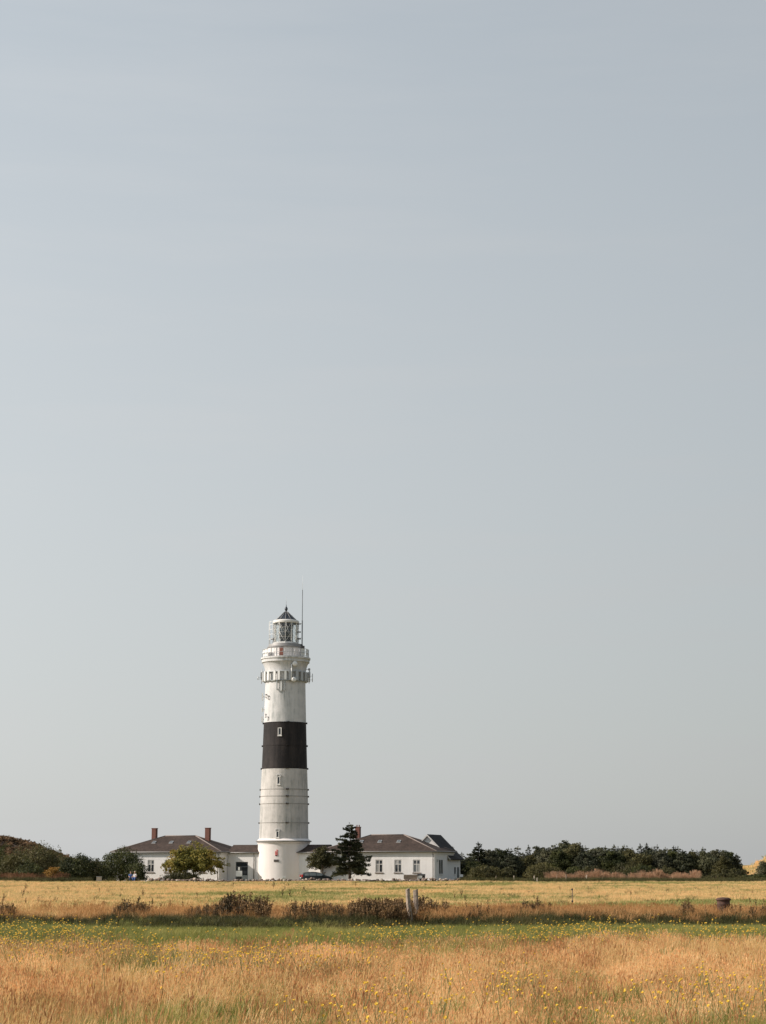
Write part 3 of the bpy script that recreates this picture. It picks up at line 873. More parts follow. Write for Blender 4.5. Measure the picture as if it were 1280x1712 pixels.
        for vv_, wd, z0_, z1_ in ((-2.5, .42, 1.2, 3.0), (-1.5, .42, 1.2, 3.0)):
            slit_window(root, (vv_, -.03, (z0_ + z1_) / 2), wd + .1, z1_ - z0_, mr)
        xw = ur + du - .456
        mr2 = Matrix.Translation((xw, 0, 0)) @ Matrix.Rotation(R(90), 4, 'Z')
        slit_window(wg, (5.1, -.03, 1.6), .5, .9, mr2)
        dd = MB(); dd.box(6.3, 7.2, -.06, .05, 0, 2.05, mr2); dd = dd.build('door', M['dark_frame'], wg)
        hh = MB(); hh.cbox((6.45, -.09, 1.0), (.12, .05, .04), mr2); hh.build('handle', M['galv'], dd)
        l2 = MB(); l2.cbox((-3.7, -.1, 2.9), (.16, .2, .3), mr); l2.build('wall_lamp', M['galv'], root)
    return root

house(-15.4, 'white keeper house with two tall brick chimneys behind the round bushy tree', (-4.1, 4.0), False)
house(14.9, 'white keeper house with one brick chimney and a gabled rear wing', (-4.3,), True)

def corridor(u0, u1, label, door):
    uc, L = (u0 + u1) / 2, u1 - u0
    x, y = uv(uc, 0)
    root = empty('link_building', (x, y, -.2), YAW, label, 'building')
    e, rg = EAVE + .12, 4.86 + .2
    hd = 1.95
    w = MB(); a = L / 2
    t = .25
    if door:
        d0, d1, dz = -1.25, .55, 2.75
        w.box(-a, d0, -hd, -hd + t, -.3, e - .1); w.box(d1, a, -hd, -hd + t, -.3, e - .1); w.box(d0, d1, -hd, -hd + t, dz, e - .1)
    else:
        w.box(-a, a, -hd, -hd + t, -.3, e - .1)
    w.box(-a, a, hd - t, hd, -.3, e - .1)
    w.build('wall', M['wall_white'], root)
    r = MB(); b = hd + .28
    r.add([(-a, -b, e), (a, -b, e), (a, 0, rg), (-a, 0, rg), (a, b, e), (-a, b, e), (-a, -b, e - .13), (a, -b, e - .13), (a, b, e - .13), (-a, b, e - .13)],
          [(0, 1, 2, 3), (3, 2, 4, 5), (0, 6, 7, 1), (5, 4, 8, 9), (6, 9, 8, 7), (1, 7, 8, 4, 2), (0, 3, 5, 9, 6)])
    ro = r.build('roof', M['roof'], root)
    g = MB(); g.tube([(-a, -b - .03, e - .05), (a, -b - .03, e - .05)], .07, 6); g.build('gutter', M['zinc'], ro)
    cn = MB(); cn.box(-a, a, -hd - .08, -hd - .003, e - .32, e - .135); cn.build('cornice', M['trim_white'], root)
    if door:
        downpipe(root, a - .95, -hd - .1, 0, e - .12)
        f = MB(); yq = -hd + .1
        f.box(d0, d0 + .1, yq, yq + .1, 0, dz); f.box(d1 - .1, d1, yq, yq + .1, 0, dz); f.box(d0 + .1, d1 - .1, yq, yq + .1, dz - .1, dz); f.box(d0 + .1, d1 - .1, yq, yq + .1, 2.05, 2.16)
        f.box(-.45, -.35, yq, yq + .1, 0, 2.05)
        do = f.build('door', M['dark_frame'], root)
        for xa, xb, za, zb in ((d0 + .1, -.45, .05, 2.05), (-.35, d1 - .1, .95, 2.05), (d0 + .1, d1 - .1, 2.16, dz - .1)):
            p = MB(); p.box(xa, xb, yq + .03, yq + .06, za, zb); p.build('pane', M['glass'], do)
        p = MB(); p.box(-.35, d1 - .1, yq + .02, yq + .07, .02, .95); p.build('door_panel', M['grey_plastic'], do)
        p = MB(); p.cbox((-.28, yq - .05, 1.05), (.05, .06, .2)); p.build('handle', M['galv'], do)
corridor(-7.4, -2.6, 'low white link building with a dark door beside the lighthouse base', True)
corridor(2.7, 6.9, 'low white link building behind the small pale trunked tree', False)

# ------------------------------------------------------------------ leaf clouds and trees
def leaves(P, Nrm, L, W, r, align=.5):
    """diamond leaf faces at points P; align pulls them to face along Nrm"""
    n = len(P)
    rn = r.normal(size=(n, 3)); rn /= np.linalg.norm(rn, axis=1)[:, None]
    nn = Nrm * align + rn * (1 - align); nn /= np.linalg.norm(nn, axis=1)[:, None] + 1e-9
    t = np.cross(nn, r.normal(size=(n, 3))); t /= np.linalg.norm(t, axis=1)[:, None] + 1e-9
    b = np.cross(nn, t)
    l = (L * r.uniform(.6, 1.4, n))[:, None]; w = (W * r.uniform(.6, 1.4, n))[:, None]
    V = np.stack([P + t * l, P + b * w, P - t * l, P - b * w], 1).reshape(-1, 3)
    return V

def blob_crown(rads, nclump, per, leaf, r, clump_r=.28, bottom=-.5, lump=.25):
    """leaf clumps over and inside an ellipsoid (unit sphere times rads, centre 0)"""
    d = r.normal(size=(nclump * 3, 3)); d /= np.linalg.norm(d, axis=1)[:, None]
    d = d[d[:, 2] > bottom][:nclump]
    k = 1 + lump * (np.sin(d[:, 0] * 5 + r.uniform(0, 6)) * np.sin(d[:, 1] * 4 + r.uniform(0, 6)) + .6 * np.sin(d[:, 2] * 7 + d[:, 0] * 6 + r.uniform(0, 6)))
    c = d * k[:, None] * np.where(r.random(len(d)) < .8, r.uniform(.72, .95, len(d)), r.uniform(.3, .7, len(d)))[:, None]
    c = c * np.array(rads)
    cs = clump_r * min(rads) * r.uniform(.5, 1.4, len(c))
    o = r.normal(size=(len(c), per, 3)); o /= np.linalg.norm(o, axis=2)[:, :, None]
    o *= r.uniform(.35, 1.0, (len(c), per, 1)) ** .6
    P = (c[:, None, :] + o * cs[:, None, None] * np.array([1.15, 1.15, .8])).reshape(-1, 3)
    Nn = (o * .6 + (c / np.linalg.norm(c, axis=1)[:, None])[:, None, :] * .6 + np.array([0, 0, .35])).reshape(-1, 3)
    Nn /= np.linalg.norm(Nn, axis=1)[:, None] + 1e-9
    return leaves(P, Nn, leaf, leaf * .55, r)

def quads(n): return np.arange(n * 4).reshape(-1, 4)
def mesh_of(name, V, mat): return np_mesh(name, V, quads(len(V) // 4), mat)

def trunk_mb(h, r0, r1, rnd, limbs=0, lean=(0, 0), wob=.08, limb_len=1.0, limb_from=.35):
    mb = MB(); pts, rr = [], []
    for i in range(7):
        t = i / 6
        pts.append(Vector((lean[0] * t * h + rnd.uniform(-wob, wob) * (i > 0), lean[1] * t * h + rnd.uniform(-wob, wob) * (i > 0), t * h)))
        rr.append(r0 * (1 - t) + r1 * t + (.35 * r0 if i == 0 else 0))
    mb.tube(pts, rr, 8)
    for k in range(limbs):
        t = limb_from + (1 - limb_from) * k / max(1, limbs)
        i = min(5, int(t * 6)); p = pts[i].lerp(pts[i+1], t * 6 - i)
        a = k * 2.4 + rnd.uniform(-.4, .4); l = limb_len * rnd.uniform(.7, 1.2)
        q = p + Vector((math.cos(a) * l, math.sin(a) * l, l * rnd.uniform(.4, .9)))
        mid = p.lerp(q, .5) + Vector((0, 0, -.08 * l))
        mb.tube([p, mid, q], [r0 * .42, r0 * .3, r0 * .1], 6)
    return mb

def gz(x, y): return float(ground_z(x, y))

def lobed_crown(rads, lobes, nclump, per, leaf, r, clump_r, bottom, lump):
    out = []
    for (dx, dy, dz, k) in lobes:
        V = blob_crown(tuple(a * k for a in rads), max(20, int(nclump * k * k)), per, leaf, r, clump_r, bottom, lump)
        out.append(V + np.array([dx * rads[0], dy * rads[1], dz * rads[2]]))
    return np.concatenate(out)
def broad_tree(name, x, y, rads, cz, mat, bark, label, cat, seed, nclump=260, per=26, leaf=.10, trunk_h=None, tr0=.14, lean=(0, 0), bottom=-.5, group=None, clump_r=.22, lump=.2, lobes=None):
    r = np.random.default_rng(seed); rnd = random.Random(seed)
    root = empty(name, (x, y, gz(x, y)), 0, label, cat, group)
    th = trunk_h or cz
    trunk_mb(th, tr0, tr0 * .45, rnd, 6, lean, limb_len=min(rads) * .7, limb_from=.4).build('trunk', bark, root, (0, 0, -.1))
    V = lobed_crown(rads, lobes or [(0, 0, 0, 1.0)], nclump, per, leaf, r, clump_r, bottom, lump)
    V = V + np.array([lean[0] * cz, lean[1] * cz, cz])
    link('crown', mesh_of('crown', V, mat), root)
    return root

# round tree before the left house, with a low hedge by its foot
broad_tree('bushy_tree', PX(323, 241), 241, (3.7, 3.0, 2.1), 2.75, M['leaf_autumn'], M['bark'], 'round bushy tree turning yellow and red before the chimneyed white house', 'tree', 21, 330, 28, .12, 2.6, .13, bottom=-.75, clump_r=.30, lump=.42, lobes=[(-.62, 0, -.18, .48), (-.28, -.2, .3, .55), (.1, .1, .38, .6), (.45, -.1, .12, .55), (.72, .1, -.28, .42), (-.1, -.3, -.2, .6), (.3, -.2, -.35, .5), (-.5, .2, -.5, .35)])
broad_tree('garden_tree', PX(537, 243.2), 243.2, (2.0, 1.6, 1.85), 2.95, M['leaf_olive'], M['pale_bark'], 'small olive green tree with pale leaning trunk behind the parked car', 'tree', 22, 230, 26, .11, 2.9, .14, (.05, 0), bottom=-.7, clump_r=.34, lobes=[(-.45, 0, -.1, .6), (.1, .1, .3, .65), (.5, -.1, -.05, .55), (0, -.3, -.2, .6), (-.1, .2, .5, .4)])
def bush(px, Y, wpx, top, mat, label, seed, depth=None, nclump=200, per=24, leaf=.1, cat='bush', group=None, name='bush', lump=.22, clump_r=.26):
    r = np.random.default_rng(seed); rnd = random.Random(seed)
    x = PX(px, Y); zg = gz(x, Y)
    h = PZ(top, Y) - zg
    rx = wpx / 2 / F * Y * math.cos(TILT)
    cz = h * .42; rz = h * .58
    root = empty(name, (x, Y, zg), 0, label, cat, group)
    V = blob_crown((rx, depth or rx * .8, rz), nclump, per, leaf, r, clump_r, -.75, lump)
    V = V + np.array([0, 0, cz]); 
    q = V.reshape(-1, 4, 3); q = q[(q[:, :, 2] > .02).all(1)]
    link('foliage', mesh_of('foliage', q.reshape(-1, 3), mat), root)
    mb = MB()
    for k in range(6):
        a = k * 1.05 + rnd.uniform(-.3, .3); l = min(rx, 1.6) * .6
        mb.tube([(math.cos(a) * .12, math.sin(a) * .12, -.1), (math.cos(a) * l * .5, math.sin(a) * l * .5, h * .4), (math.cos(a) * l, math.sin(a) * l, h * .75)], [.06, .045, .015], 5)
    mb.build('stem', M['bark'], root)
    return root
bush(303, 238.4, 62, 1459, M['leaf_olive'], 'low olive hedge bush at the foot of the round tree', 31, 1.1, 380, 26, .08, clump_r=.5)
bush(203, 245.0, 74, 1421, M['leaf_dark'], 'big dark green bush standing against the end of the chimneyed house', 32, 3.2, 420, 28, .11, lump=.16)
bush(226, 240.5, 40, 1442, M['leaf_dark'], 'lower dark shrub merging into the big bush beside the seated people', 33, 1.6, 160, 24, .1)
bush(128, 243, 62, 1429, M['leaf_dark'], 'rounded dark green bush between the pale box and the orange shrub', 34, 2.4, 320, 26, .11)
bush(156, 249, 42, 1438, M['leaf_olive'], 'smaller olive bush between the two big dark bushes', 35, 2, 160, 24, .11)
bush(92, 238.5, 30, 1448, M['leaf_orange'], 'small bush with orange and yellow leaves among the green shrubs', 36, 1.2, 130, 22, .09)
bush(70, 250, 66, 1411, M['leaf_olive'], 'tall grey green shrub on the slope of the heath hill', 37, 2.6, 300, 26, .11, lump=.3)
bush(28, 247, 60, 1426, M['leaf_olive'], 'broad olive shrub below the brown hill crest', 38, 2.6, 280, 26, .11)
bush(-6, 249, 44, 1418, M['leaf_dark'], 'dark evergreen shrub at the foot of the brown hill', 39, 2.4, 240, 26, .11)
bush(50, 243, 50, 1441, M['leaf_dark'], 'low dark shrub standing in the rusty weeds', 40, 1.8, 180, 24, .1)
bush(100, 262, 30, 1421, M['leaf_olive'], 'slender pale shrub sticking up behind the dark bush', 46, 1.2, 90, 20, .1, lump=.5)

# conifers
def conifer_mesh(h, rb, seed, mat, ragged=.35, droop=.25, whorls=22, spray=.22, base=.06, power=.85, bare_top=.0, dens=1.0, name='crown'):
    r = np.random.default_rng(seed)
    Ps, Ts = [], []
    for k in range(whorls):
        t = base + (1 - base) * (k + r.uniform(-.3, .3)) / whorls
        t = min(max(t, base), .985)
        reach = rb * (1 - t) ** power * (1 + .0 * k) + .10
        nb = int(6 + 3 * (1 - t)) 
        a0 = r.uniform(0, 6.28)
        for j in range(nb):
            if r.random() < ragged * .45: continue
            a = a0 + 6.283 * j / nb + r.uniform(-.35, .35)
            L = reach * (1 + ragged * r.uniform(-1, .75))
            rise = r.uniform(-.05, .35) * (1 if t < .8 else 1.6)
            n = max(5, int(L / spray * 11 * dens))
            if t > 1 - bare_top: n = max(3, n // 3)
            s = r.uniform(.12, 1, n) ** .8
            side = r.uniform(-1, 1, n) * (1 - s * .75) * L * .38
            x = np.cos(a) * s * L - np.sin(a) * side
            y = np.sin(a) * s * L + np.cos(a) * side
            z = t * h + rise * s * L - droop * (s * L) ** 2 / max(L, .3) + r.normal(0, .05 + .06 * L * .3, n)
            Ps.append(np.stack([x, y, z], 1))
            dv = np.stack([np.cos(a) - np.sin(a) * side / (L + .01) * 1.6, np.sin(a) + np.cos(a) * side / (L + .01) * 1.6, np.full(n, .25) + r.normal(0, .35, n)], 1)
            Ts.append(dv)
    n = 14
    Ps.append(np.stack([r.normal(0, .03, n), r.normal(0, .03, n), np.linspace(.9, 1.02, n) * h], 1)); Ts.append(np.stack([r.normal(0, .5, n), r.normal(0, .5, n), np.ones(n)], 1))
    P = np.concatenate(Ps); T = np.concatenate(Ts); T /= np.linalg.norm(T, axis=1)[:, None]
    P[:, 2] = np.maximum(P[:, 2], .12)
    m = len(P)
    B = np.cross(T, r.normal(size=(m, 3))); B /= np.linalg.norm(B, axis=1)[:, None]
    l = (spray * r.uniform(.6, 1.5, m))[:, None]; w = (spray * .30 * r.uniform(.7, 1.4, m))[:, None]
    V = np.stack([P - T * l * .4, P + B * w, P + T * l * .8, P - B * w], 1).reshape(-1, 3)
    return mesh_of(name, V, mat)

def place_conifer(name, x, y, h, crown, trunk, label, scale=1.0, rz=0, group=None, sx=1.0):
    root = empty(name, (x, y, gz(x, y)), rz, label, 'tree', group)
    root.scale = (scale * sx, scale * sx, scale)
    link('trunk', trunk, root, (0, 0, -.15)); link('crown', crown, root)
    return root
rnd = random.Random(5)
Yp = 236.6
hp = PZ(1378, Yp) - gz(PX(586, Yp), Yp)
pine_crown = conifer_mesh(hp, 2.9, 77, M['needle'], .42, .12, 21, .18, .15, .66, dens=1.5)
pine_trunk = trunk_mb(hp * .93, .19, .03, rnd, 0).mesh('trunk', M['bark'])
place_conifer('pine_tree', PX(584, Yp), Yp, hp, pine_crown, pine_trunk, 'tall dark conifer standing alone before the white house with the rear wing')

# wood on the right: six spruce shapes and four rounded pines, placed one by one
spr = []
for k in range(7):
    h = 5.0
    spr.append((conifer_mesh(h, (1.5, 1.75, 1.35, 1.9, 1.6, 1.45, 1.2)[k], 100 + k, M['needle_grey'] if k % 2 else M['needle'], .5, .12, 22, .17, .08, (.8, .7, .9, .7, .75, .6, .9)[k], bare_top=(.25 if k in (1, 5, 6) else .1)),
                trunk_mb(h * .96, .13, .02, rnd, 0, wob=.05).mesh('trunk', M['bark'])))
rnd_p = []
for k in range(5):
    r = np.random.default_rng(140 + k)
    V = blob_crown((1.9, 1.6, 1.55), 170, 30, .115, r, .27, -.7, .3) + np.array([0, 0, 2.35])
    V2 = blob_crown((1.1, 1.0, .9), 70, 28, .11, r, .3, -.4, .3) + np.array([.5 - .3 * k, 0, 3.6])
    V3 = blob_crown((1.6, 1.4, .8), 90, 26, .115, r, .3, -.4, .3) + np.array([-.3, -.2, .85])
    rnd_p.append((mesh_of('crown', np.concatenate([V, V2, V3]), (M['needle'], M['needle_grey'], M['leaf_dark'], M['needle'], M['leaf_olive'])[k]), trunk_mb(3.6, .16, .05, rnd, 5, limb_len=1.2).mesh('trunk', M['bark'])))
WOOD = 'conifers of the wood'
L_SP = 'spiky grey green spruce with ragged tip in the wood'
L_RD = 'dark rounded pine in the wood'
spikes = [(757, 1415, 262), (772, 1424, 268), (800, 1407, 266), (789, 1424, 272), (850, 1417, 274), (866, 1414, 276), (884, 1413, 277), (841, 1422, 281), (874, 1424, 272),
          (930, 1421, 280), (946, 1416, 284), (970, 1411, 279), (979, 1414, 283), (960, 1419, 288), (990, 1419, 275), (1012, 1414, 282), (1027, 1412, 276), (1034, 1415, 285), (1044, 1412, 279),
          (1057, 1417, 284), (1071, 1411, 277), (1082, 1409, 281), (1099, 1412, 279), (1090, 1416, 288), (1113, 1416, 276), (1127, 1414, 282), (1134, 1415, 277), (1142, 1421, 286), (1157, 1419, 279),
          (1166, 1421, 284), (1176, 1416, 280), (1187, 1424, 277), (1199, 1426, 282)]
for i, (px, top, Y) in enumerate(spikes):
    c, t = spr[i % 7]
    x = PX(px, Y); s = (PZ(top + 1.5, Y) - gz(x, Y)) / 5.0
    place_conifer('spruce_tree', x, Y, 5, c, t, L_SP, s, rnd.uniform(0, 6.28), WOOD, rnd.uniform(1.05, 1.45))
rounds = [(782, 1436, 264), (818, 1424, 268), (834, 1424, 272), (857, 1432, 266), (880, 1433, 268), (906, 1419, 278), (918, 1421, 274), (935, 1424, 272), (947, 1411, 279), (958, 1414, 274), (998, 1421, 277),
          (1004, 1424, 271), (1020, 1425, 270), (1040, 1426, 272), (1062, 1424, 271), (1083, 1424, 273), (1104, 1424, 271), (1122, 1426, 273), (1146, 1428, 271), (1164, 1428, 272), (1183, 1427, 270), (1200, 1424, 274), (1214, 1427, 276), (1226, 1437, 278), (1206, 1436, 268), (984, 1430, 270)]
for i, (px, top, Y) in enumerate(rounds):
    c, t = rnd_p[i % 5]
    x = PX(px, Y); s = (PZ(top - 2.5, Y) - gz(x, Y)) / 4.4
    place_conifer('pine_tree', x, Y, 4.4, c, t, L_RD, s, rnd.uniform(0, 6.28), WOOD + ', rounded ones', rnd.uniform(.9, 1.25))
# the wind-swept pine that leans out at the dune end
x = PX(1228, 273); e = place_conifer('pine_tree', x, 273, 5, spr[3][0], spr[3][1], 'wind swept pine leaning out at the dune end of the wood', .82, 2.0)
e.rotation_euler = (R(2), R(16), 1.2)
x = PX(1276, 262); place_conifer('pine_tree', x, 262, 5, rnd_p[1][0], rnd_p[1][1], 'lone dark pine at the foot of the golden dune', .66, .7)

# shrubs in front of the wood
sh = [(812, 58, 1446, 259, 'leaf_olive', 'broad olive scrub bush between the blue shaded wall and the mounded shrub'),
      (790, 36, 1440, 262, 'leaf_dark', 'dark shrub beside the shaded lean-to wall'),
      (845, 40, 1452, 260, 'leaf_olive', 'low loose scrub bush left of the mounded olive shrub'),
      (907, 62, 1443, 261, 'leaf_olive', 'smooth mounded olive shrub behind the end of the reeds'),
      (960, 36, 1449, 264, 'leaf_dark', 'small dark mound of scrub above the reeds'),
      (992, 46, 1448, 264, 'leaf_olive', 'flat topped olive shrub above a gap in the reeds'),
      (1047, 60, 1440, 266, 'leaf_olive', 'tall olive shrub under the highest spruces'),
      (1075, 64, 1447, 263, 'leaf_dark', 'wide dark shrub above the middle of the reeds'),
      (1116, 34, 1449, 263, 'leaf_olive', 'small olive mound behind the last reeds'),
      (1200, 92, 1461, 258, 'leaf_olive', 'long low scrub running from the reeds towards the dune'),
      (1224, 60, 1452, 263, 'leaf_olive', 'rounded scrub bush below the wind swept pine'),
      (1262, 60, 1461, 258, 'leaf_dark', 'low dark scrub at the dune foot')]
for i, (px, w, top, Y, m, lab) in enumerate(sh):
    bush(px, Y, w, top, M[m], lab, 60 + i, 1.8, 200, 24, .10, lump=.16)

# ------------------------------------------------------------------ scattered stuff through geometry nodes
def scatter(name, P, scl, rot, sources, label, cat, idx=None):
    n = len(P)
    me = bpy.data.meshes.new(name)
    me.vertices.add(n); me.vertices.foreach_set('co', np.asarray(P, np.float32).ravel())
    me.attributes.new('scl', 'FLOAT', 'POINT').data.foreach_set('value', np.asarray(scl, np.float32))
    me.attributes.new('rot', 'FLOAT_VECTOR', 'POINT').data.foreach_set('vector', np.asarray(rot, np.float32).ravel())
    if idx is None: idx = rng.integers(0, len(sources), n)
    me.attributes.new('idx', 'INT', 'POINT').data.foreach_set('value', np.asarray(idx, np.int32))
    me.update()
    o = link(name, me)
    ng = bpy.data.node_groups.new(name, 'GeometryNodeTree')
    ng.interface.new_socket('Geometry', in_out='INPUT', socket_type='NodeSocketGeometry')
    ng.interface.new_socket('Geometry', in_out='OUTPUT', socket_type='NodeSocketGeometry')
    gi, go = ng.nodes.new('NodeGroupInput'), ng.nodes.new('NodeGroupOutput')
    ip = ng.nodes.new('GeometryNodeInstanceOnPoints'); jn = ng.nodes.new('GeometryNodeJoinGeometry')
    for s in sources:
        oi = ng.nodes.new('GeometryNodeObjectInfo'); oi.inputs['Object'].default_value = s; oi.inputs['As Instance'].default_value = True
        ng.links.new(oi.outputs['Geometry'], jn.inputs[0])
    def att(nm, tp):
        a = ng.nodes.new('GeometryNodeInputNamedAttribute'); a.data_type = tp; a.inputs['Name'].default_value = nm
        return a.outputs['Attribute']
    ng.links.new(gi.outputs[0], ip.inputs['Points']); ng.links.new(jn.outputs[0], ip.inputs['Instance'])
    ip.inputs['Pick Instance'].default_value = True
    ng.links.new(att('idx', 'INT'), ip.inputs['Instance Index'])
    ng.links.new(att('rot', 'FLOAT_VECTOR'), ip.inputs['Rotation'])
    ng.links.new(att('scl', 'FLOAT'), ip.inputs['Scale'])
    ng.links.new(ip.outputs[0], go.inputs[0])
    md = o.modifiers.new('scatter', 'NODES'); md.node_group = ng
    tag(o, label, cat, kind='stuff')
    return o
def source(name, mesh): return bpy.data.objects.new(name, mesh)      # used by the scatter only

def tuft_mesh(name, n, h0, h1, w, spread, lean, mats, seed, heads=0, head_len=.09, head_w=.012, bend=.25, wind=.10):
    """grass tuft: tapering bent blades, optionally with seed heads"""
    r = np.random.default_rng(seed)
    V, Fq, mi = [], [], []
    for k in range(n):
        a = r.uniform(0, 6.283); d = spread * math.sqrt(r.random())
        p = np.array([math.cos(a) * d, math.sin(a) * d, 0.])
        h = r.uniform(h0, h1); b = r.uniform(0, 6.283); ln = r.normal(0, lean)
        tip = p + np.array([math.cos(b) * ln * h + wind * h, math.sin(b) * ln * h, h])
        mid = (p + tip) / 2 + np.array([-math.cos(b) * ln * h * bend, -math.sin(b) * ln * h * bend, h * .04])
        f = r.uniform(0, 3.1416); s = np.array([math.cos(f), math.sin(f), 0.]) * w * r.uniform(.6, 1.3) * .5
        i = len(V)
        V += [p - s, p + s, mid + s * .8, mid - s * .8, tip + s * .25, tip - s * .25]
        Fq += [(i, i+1, i+2, i+3), (i+3, i+2, i+4, i+5)]; mi += [0, 0]
        if k < heads:
            g = np.array([math.cos(b) * ln + wind * 1.5, math.sin(b) * ln, 1.]); g /= np.linalg.norm(g)
            hl = head_len * r.uniform(.7, 1.3)
            for q in (0, 1.5708):
                s2 = np.array([math.cos(f + q), math.sin(f + q), 0.]) * head_w * r.uniform(.7, 1.3) * .5
                i = len(V)
                V += [tip - g * hl * .5, tip + s2 - g * hl * .1, tip + g * hl * .5, tip - s2 - g * hl * .1]
                Fq.append((i, i+1, i+2, i+3)); mi.append(1)
    return np_mesh(name, np.array(V), Fq, mats, mi)

def fan(n, y0, y1, extra=1.35, power=1.0):
    """points over the wedge of field in view and a wide margin beside it, even per area (n sets the density)"""
    half = lambda y: .2135 * y * 1.1 + 9
    dens = n / (.2135 * extra * (y1**2 - y0**2) + 4 * (y1 - y0))
    m = int(dens * 2 * half(y1) * (y1 - y0))
    y = rng.uniform(y0, y1, m); x = rng.uniform(-half(y1), half(y1), m)
    k = np.abs(x) < half(y)
    return x[k], y[k]
def vnoise(x, y, sc, seed):
    r = np.random.default_rng(seed); s = 0
    for k in range(6):
        f = sc * 1.6 ** k; a, b, c = r.uniform(0, 6.28, 3); ang = r.uniform(0, 3.14)
        s = s + np.sin((x * math.cos(ang) + y * math.sin(ang) * .6) * f + a + 1.5 * np.sin((x * -math.sin(ang) + y * math.cos(ang) * .6) * f * .7 + b)) / 1.25 ** k
    return s / 3.0
def rots(n, tilt=.12, wind=.06): return np.stack([rng.normal(0, tilt, n), rng.normal(wind, tilt, n), rng.uniform(-.6, .6, n) + 0 * np.pi], 1)
def pts(x, y, dz=-.02): return np.stack([x, y, ground_z(x, y) + dz], 1)

dry_src = [source('dry_tuft', tuft_mesh('dry_tuft', 26, .18, .46, .0065, .20, .2, [M['dry_stem'], M['seed_head']], 200 + k, 18, .055, .015, wind=.06)) for k in range(5)]
green_src = [source('green_tuft', tuft_mesh('green_tuft', 30, .14, .34, .009, .12, .4, [M['green_blade']], 220 + k)) for k in range(4)]
far_src = [source('straw_tuft', tuft_mesh('straw_tuft', 34, .06, .22, .018, .30, .45, [M['far_straw']], 240 + k)) for k in range(5)]
farg_src = [source('meadow_tuft', tuft_mesh('meadow_tuft', 34, .05, .16, .02, .30, .5, [M['far_green']], 260 + k)) for k in range(4)]
bank_src = [source('bank_tuft', tuft_mesh('bank_tuft', 40, .22, .52, .014, .2, .5, [M['bank_blade']], 280 + k)) for k in range(4)]
rust_src = [source('rust_tuft', tuft_mesh('rust_tuft', 34, .22, .50, .011, .2, .3, [M['rust_grass'], M['rust_grass']], 300 + k, 14, .09, .018)) for k in range(4)]

# foreground: dry seeding grass from the camera to the green strip
x, y = fan(34000, 17, 60)
g = vnoise(x, y, .22, 1)
strip = sstep(44, 51, y + 2.6 * vnoise(x, y, .5, 61) - 1.5 * np.sin(x * .33) - .9 * np.sin(x * .9 + 1) - .42 * np.clip(x, 0, 20))
greenness = .8 * g + 2.1 * strip - .40 + rng.normal(0, .34, len(x))
isg = greenness > .28
xd, yd = x[~isg], y[~isg]
scatter('dry_grass', pts(xd, yd), np.clip(.68 + .34 * vnoise(xd, yd, .8, 5) + .22 * vnoise(xd, yd, .25, 6), .28, 1.2) * rng.uniform(.6, 1.25, len(xd)), rots(len(xd), .08, .03), dry_src, 'tall dry golden brown seeding grass in the foreground', 'grass')
xg, yg = x[isg], y[isg]
x2, y2 = fan(8000, 55, 64); xg = np.concatenate([xg, x2]); yg = np.concatenate([yg, y2])
scatter('green_grass', pts(xg, yg), rng.uniform(.6, 1.05, len(xg)), rots(len(xg)), green_src, 'fresh green grass in the damp strip before the ditch bank', 'grass')
sorrel_src = [source('sorrel_stalk', tuft_mesh('sorrel_stalk', 9, .30, .58, .009, .12, .16, [M['sorrel'], M['sorrel']], 310 + k, 9, .10, .016, wind=.04)) for k in range(3)]
x4, y4 = fan(3000, 17, 48); k4 = vnoise(x4, y4, .4, 51) + rng.normal(0, .5, len(x4)) > .35; x4, y4 = x4[k4], y4[k4]
scatter('sorrel_stalks', pts(x4, y4), rng.uniform(.6, 1.1, len(x4)), rots(len(x4), .1), sorrel_src, 'rust red sorrel stalks mixed through the foreground grass', 'weeds')
pale_src = [source('pale_bent', tuft_mesh('pale_bent', 24, .28, .5, .006, .2, .3, [M['pale_bent'], M['pale_bent']], 315 + k, 20, .10, .014, wind=.12)) for k in range(3)]
x4, y4 = fan(6000, 17, 45); k4 = vnoise(x4, y4, .25, 52) + rng.normal(0, .35, len(x4)) > .4; x4, y4 = x4[k4], y4[k4]
scatter('pale_bent_grass', pts(x4, y4), rng.uniform(.7, 1.1, len(x4)), rots(len(x4), .14), pale_src, 'wispy pale straw grass in drifts across the foreground', 'grass')
# a little green under the dry grass
x3, y3 = fan(19000, 17, 54); k3 = vnoise(x3, y3, .45, 9) + rng.normal(0, .3, len(x3)) > .45; x3, y3 = x3[k3], y3[k3]
scatter('green_undergrowth', pts(x3, y3), rng.uniform(.75, 1.3, len(x3)), rots(len(x3)), green_src, 'green blades showing through the dry foreground grass', 'grass')
# bank: dark grass, rusty grass on its crest
x, y = fan(16000, 59.5, 69); yw = y - .9 * np.sin(x * .21) - .5 * np.sin(x * .57 + 1) - .8 * vnoise(x, y, .9, 62); k = rng.random(len(x)) < np.clip(1.3 - np.abs(yw - 64.6) / 2.4, 0, 1); x, y = x[k], y[k]
scatter('bank_grass', pts(x, y), rng.uniform(.45, .95, len(x)) * (.8 + .35 * vnoise(x, y, .7, 3)), rots(len(x)), bank_src, 'dark green rank grass along the ditch bank', 'grass')
x, y = fan(9000, 65.5, 80); k = rng.random(len(x)) < np.clip(1.25 - (y - 66) / 12, 0, 1) * np.clip(.75 + .9 * vnoise(x, y, .25, 12), 0.08, 1); x, y = x[k], y[k]
scatter('crest_grass', pts(x, y), rng.uniform(.55, 1.1, len(x)), rots(len(x)), rust_src, 'rusty orange dry grass on the crest of the bank', 'grass')
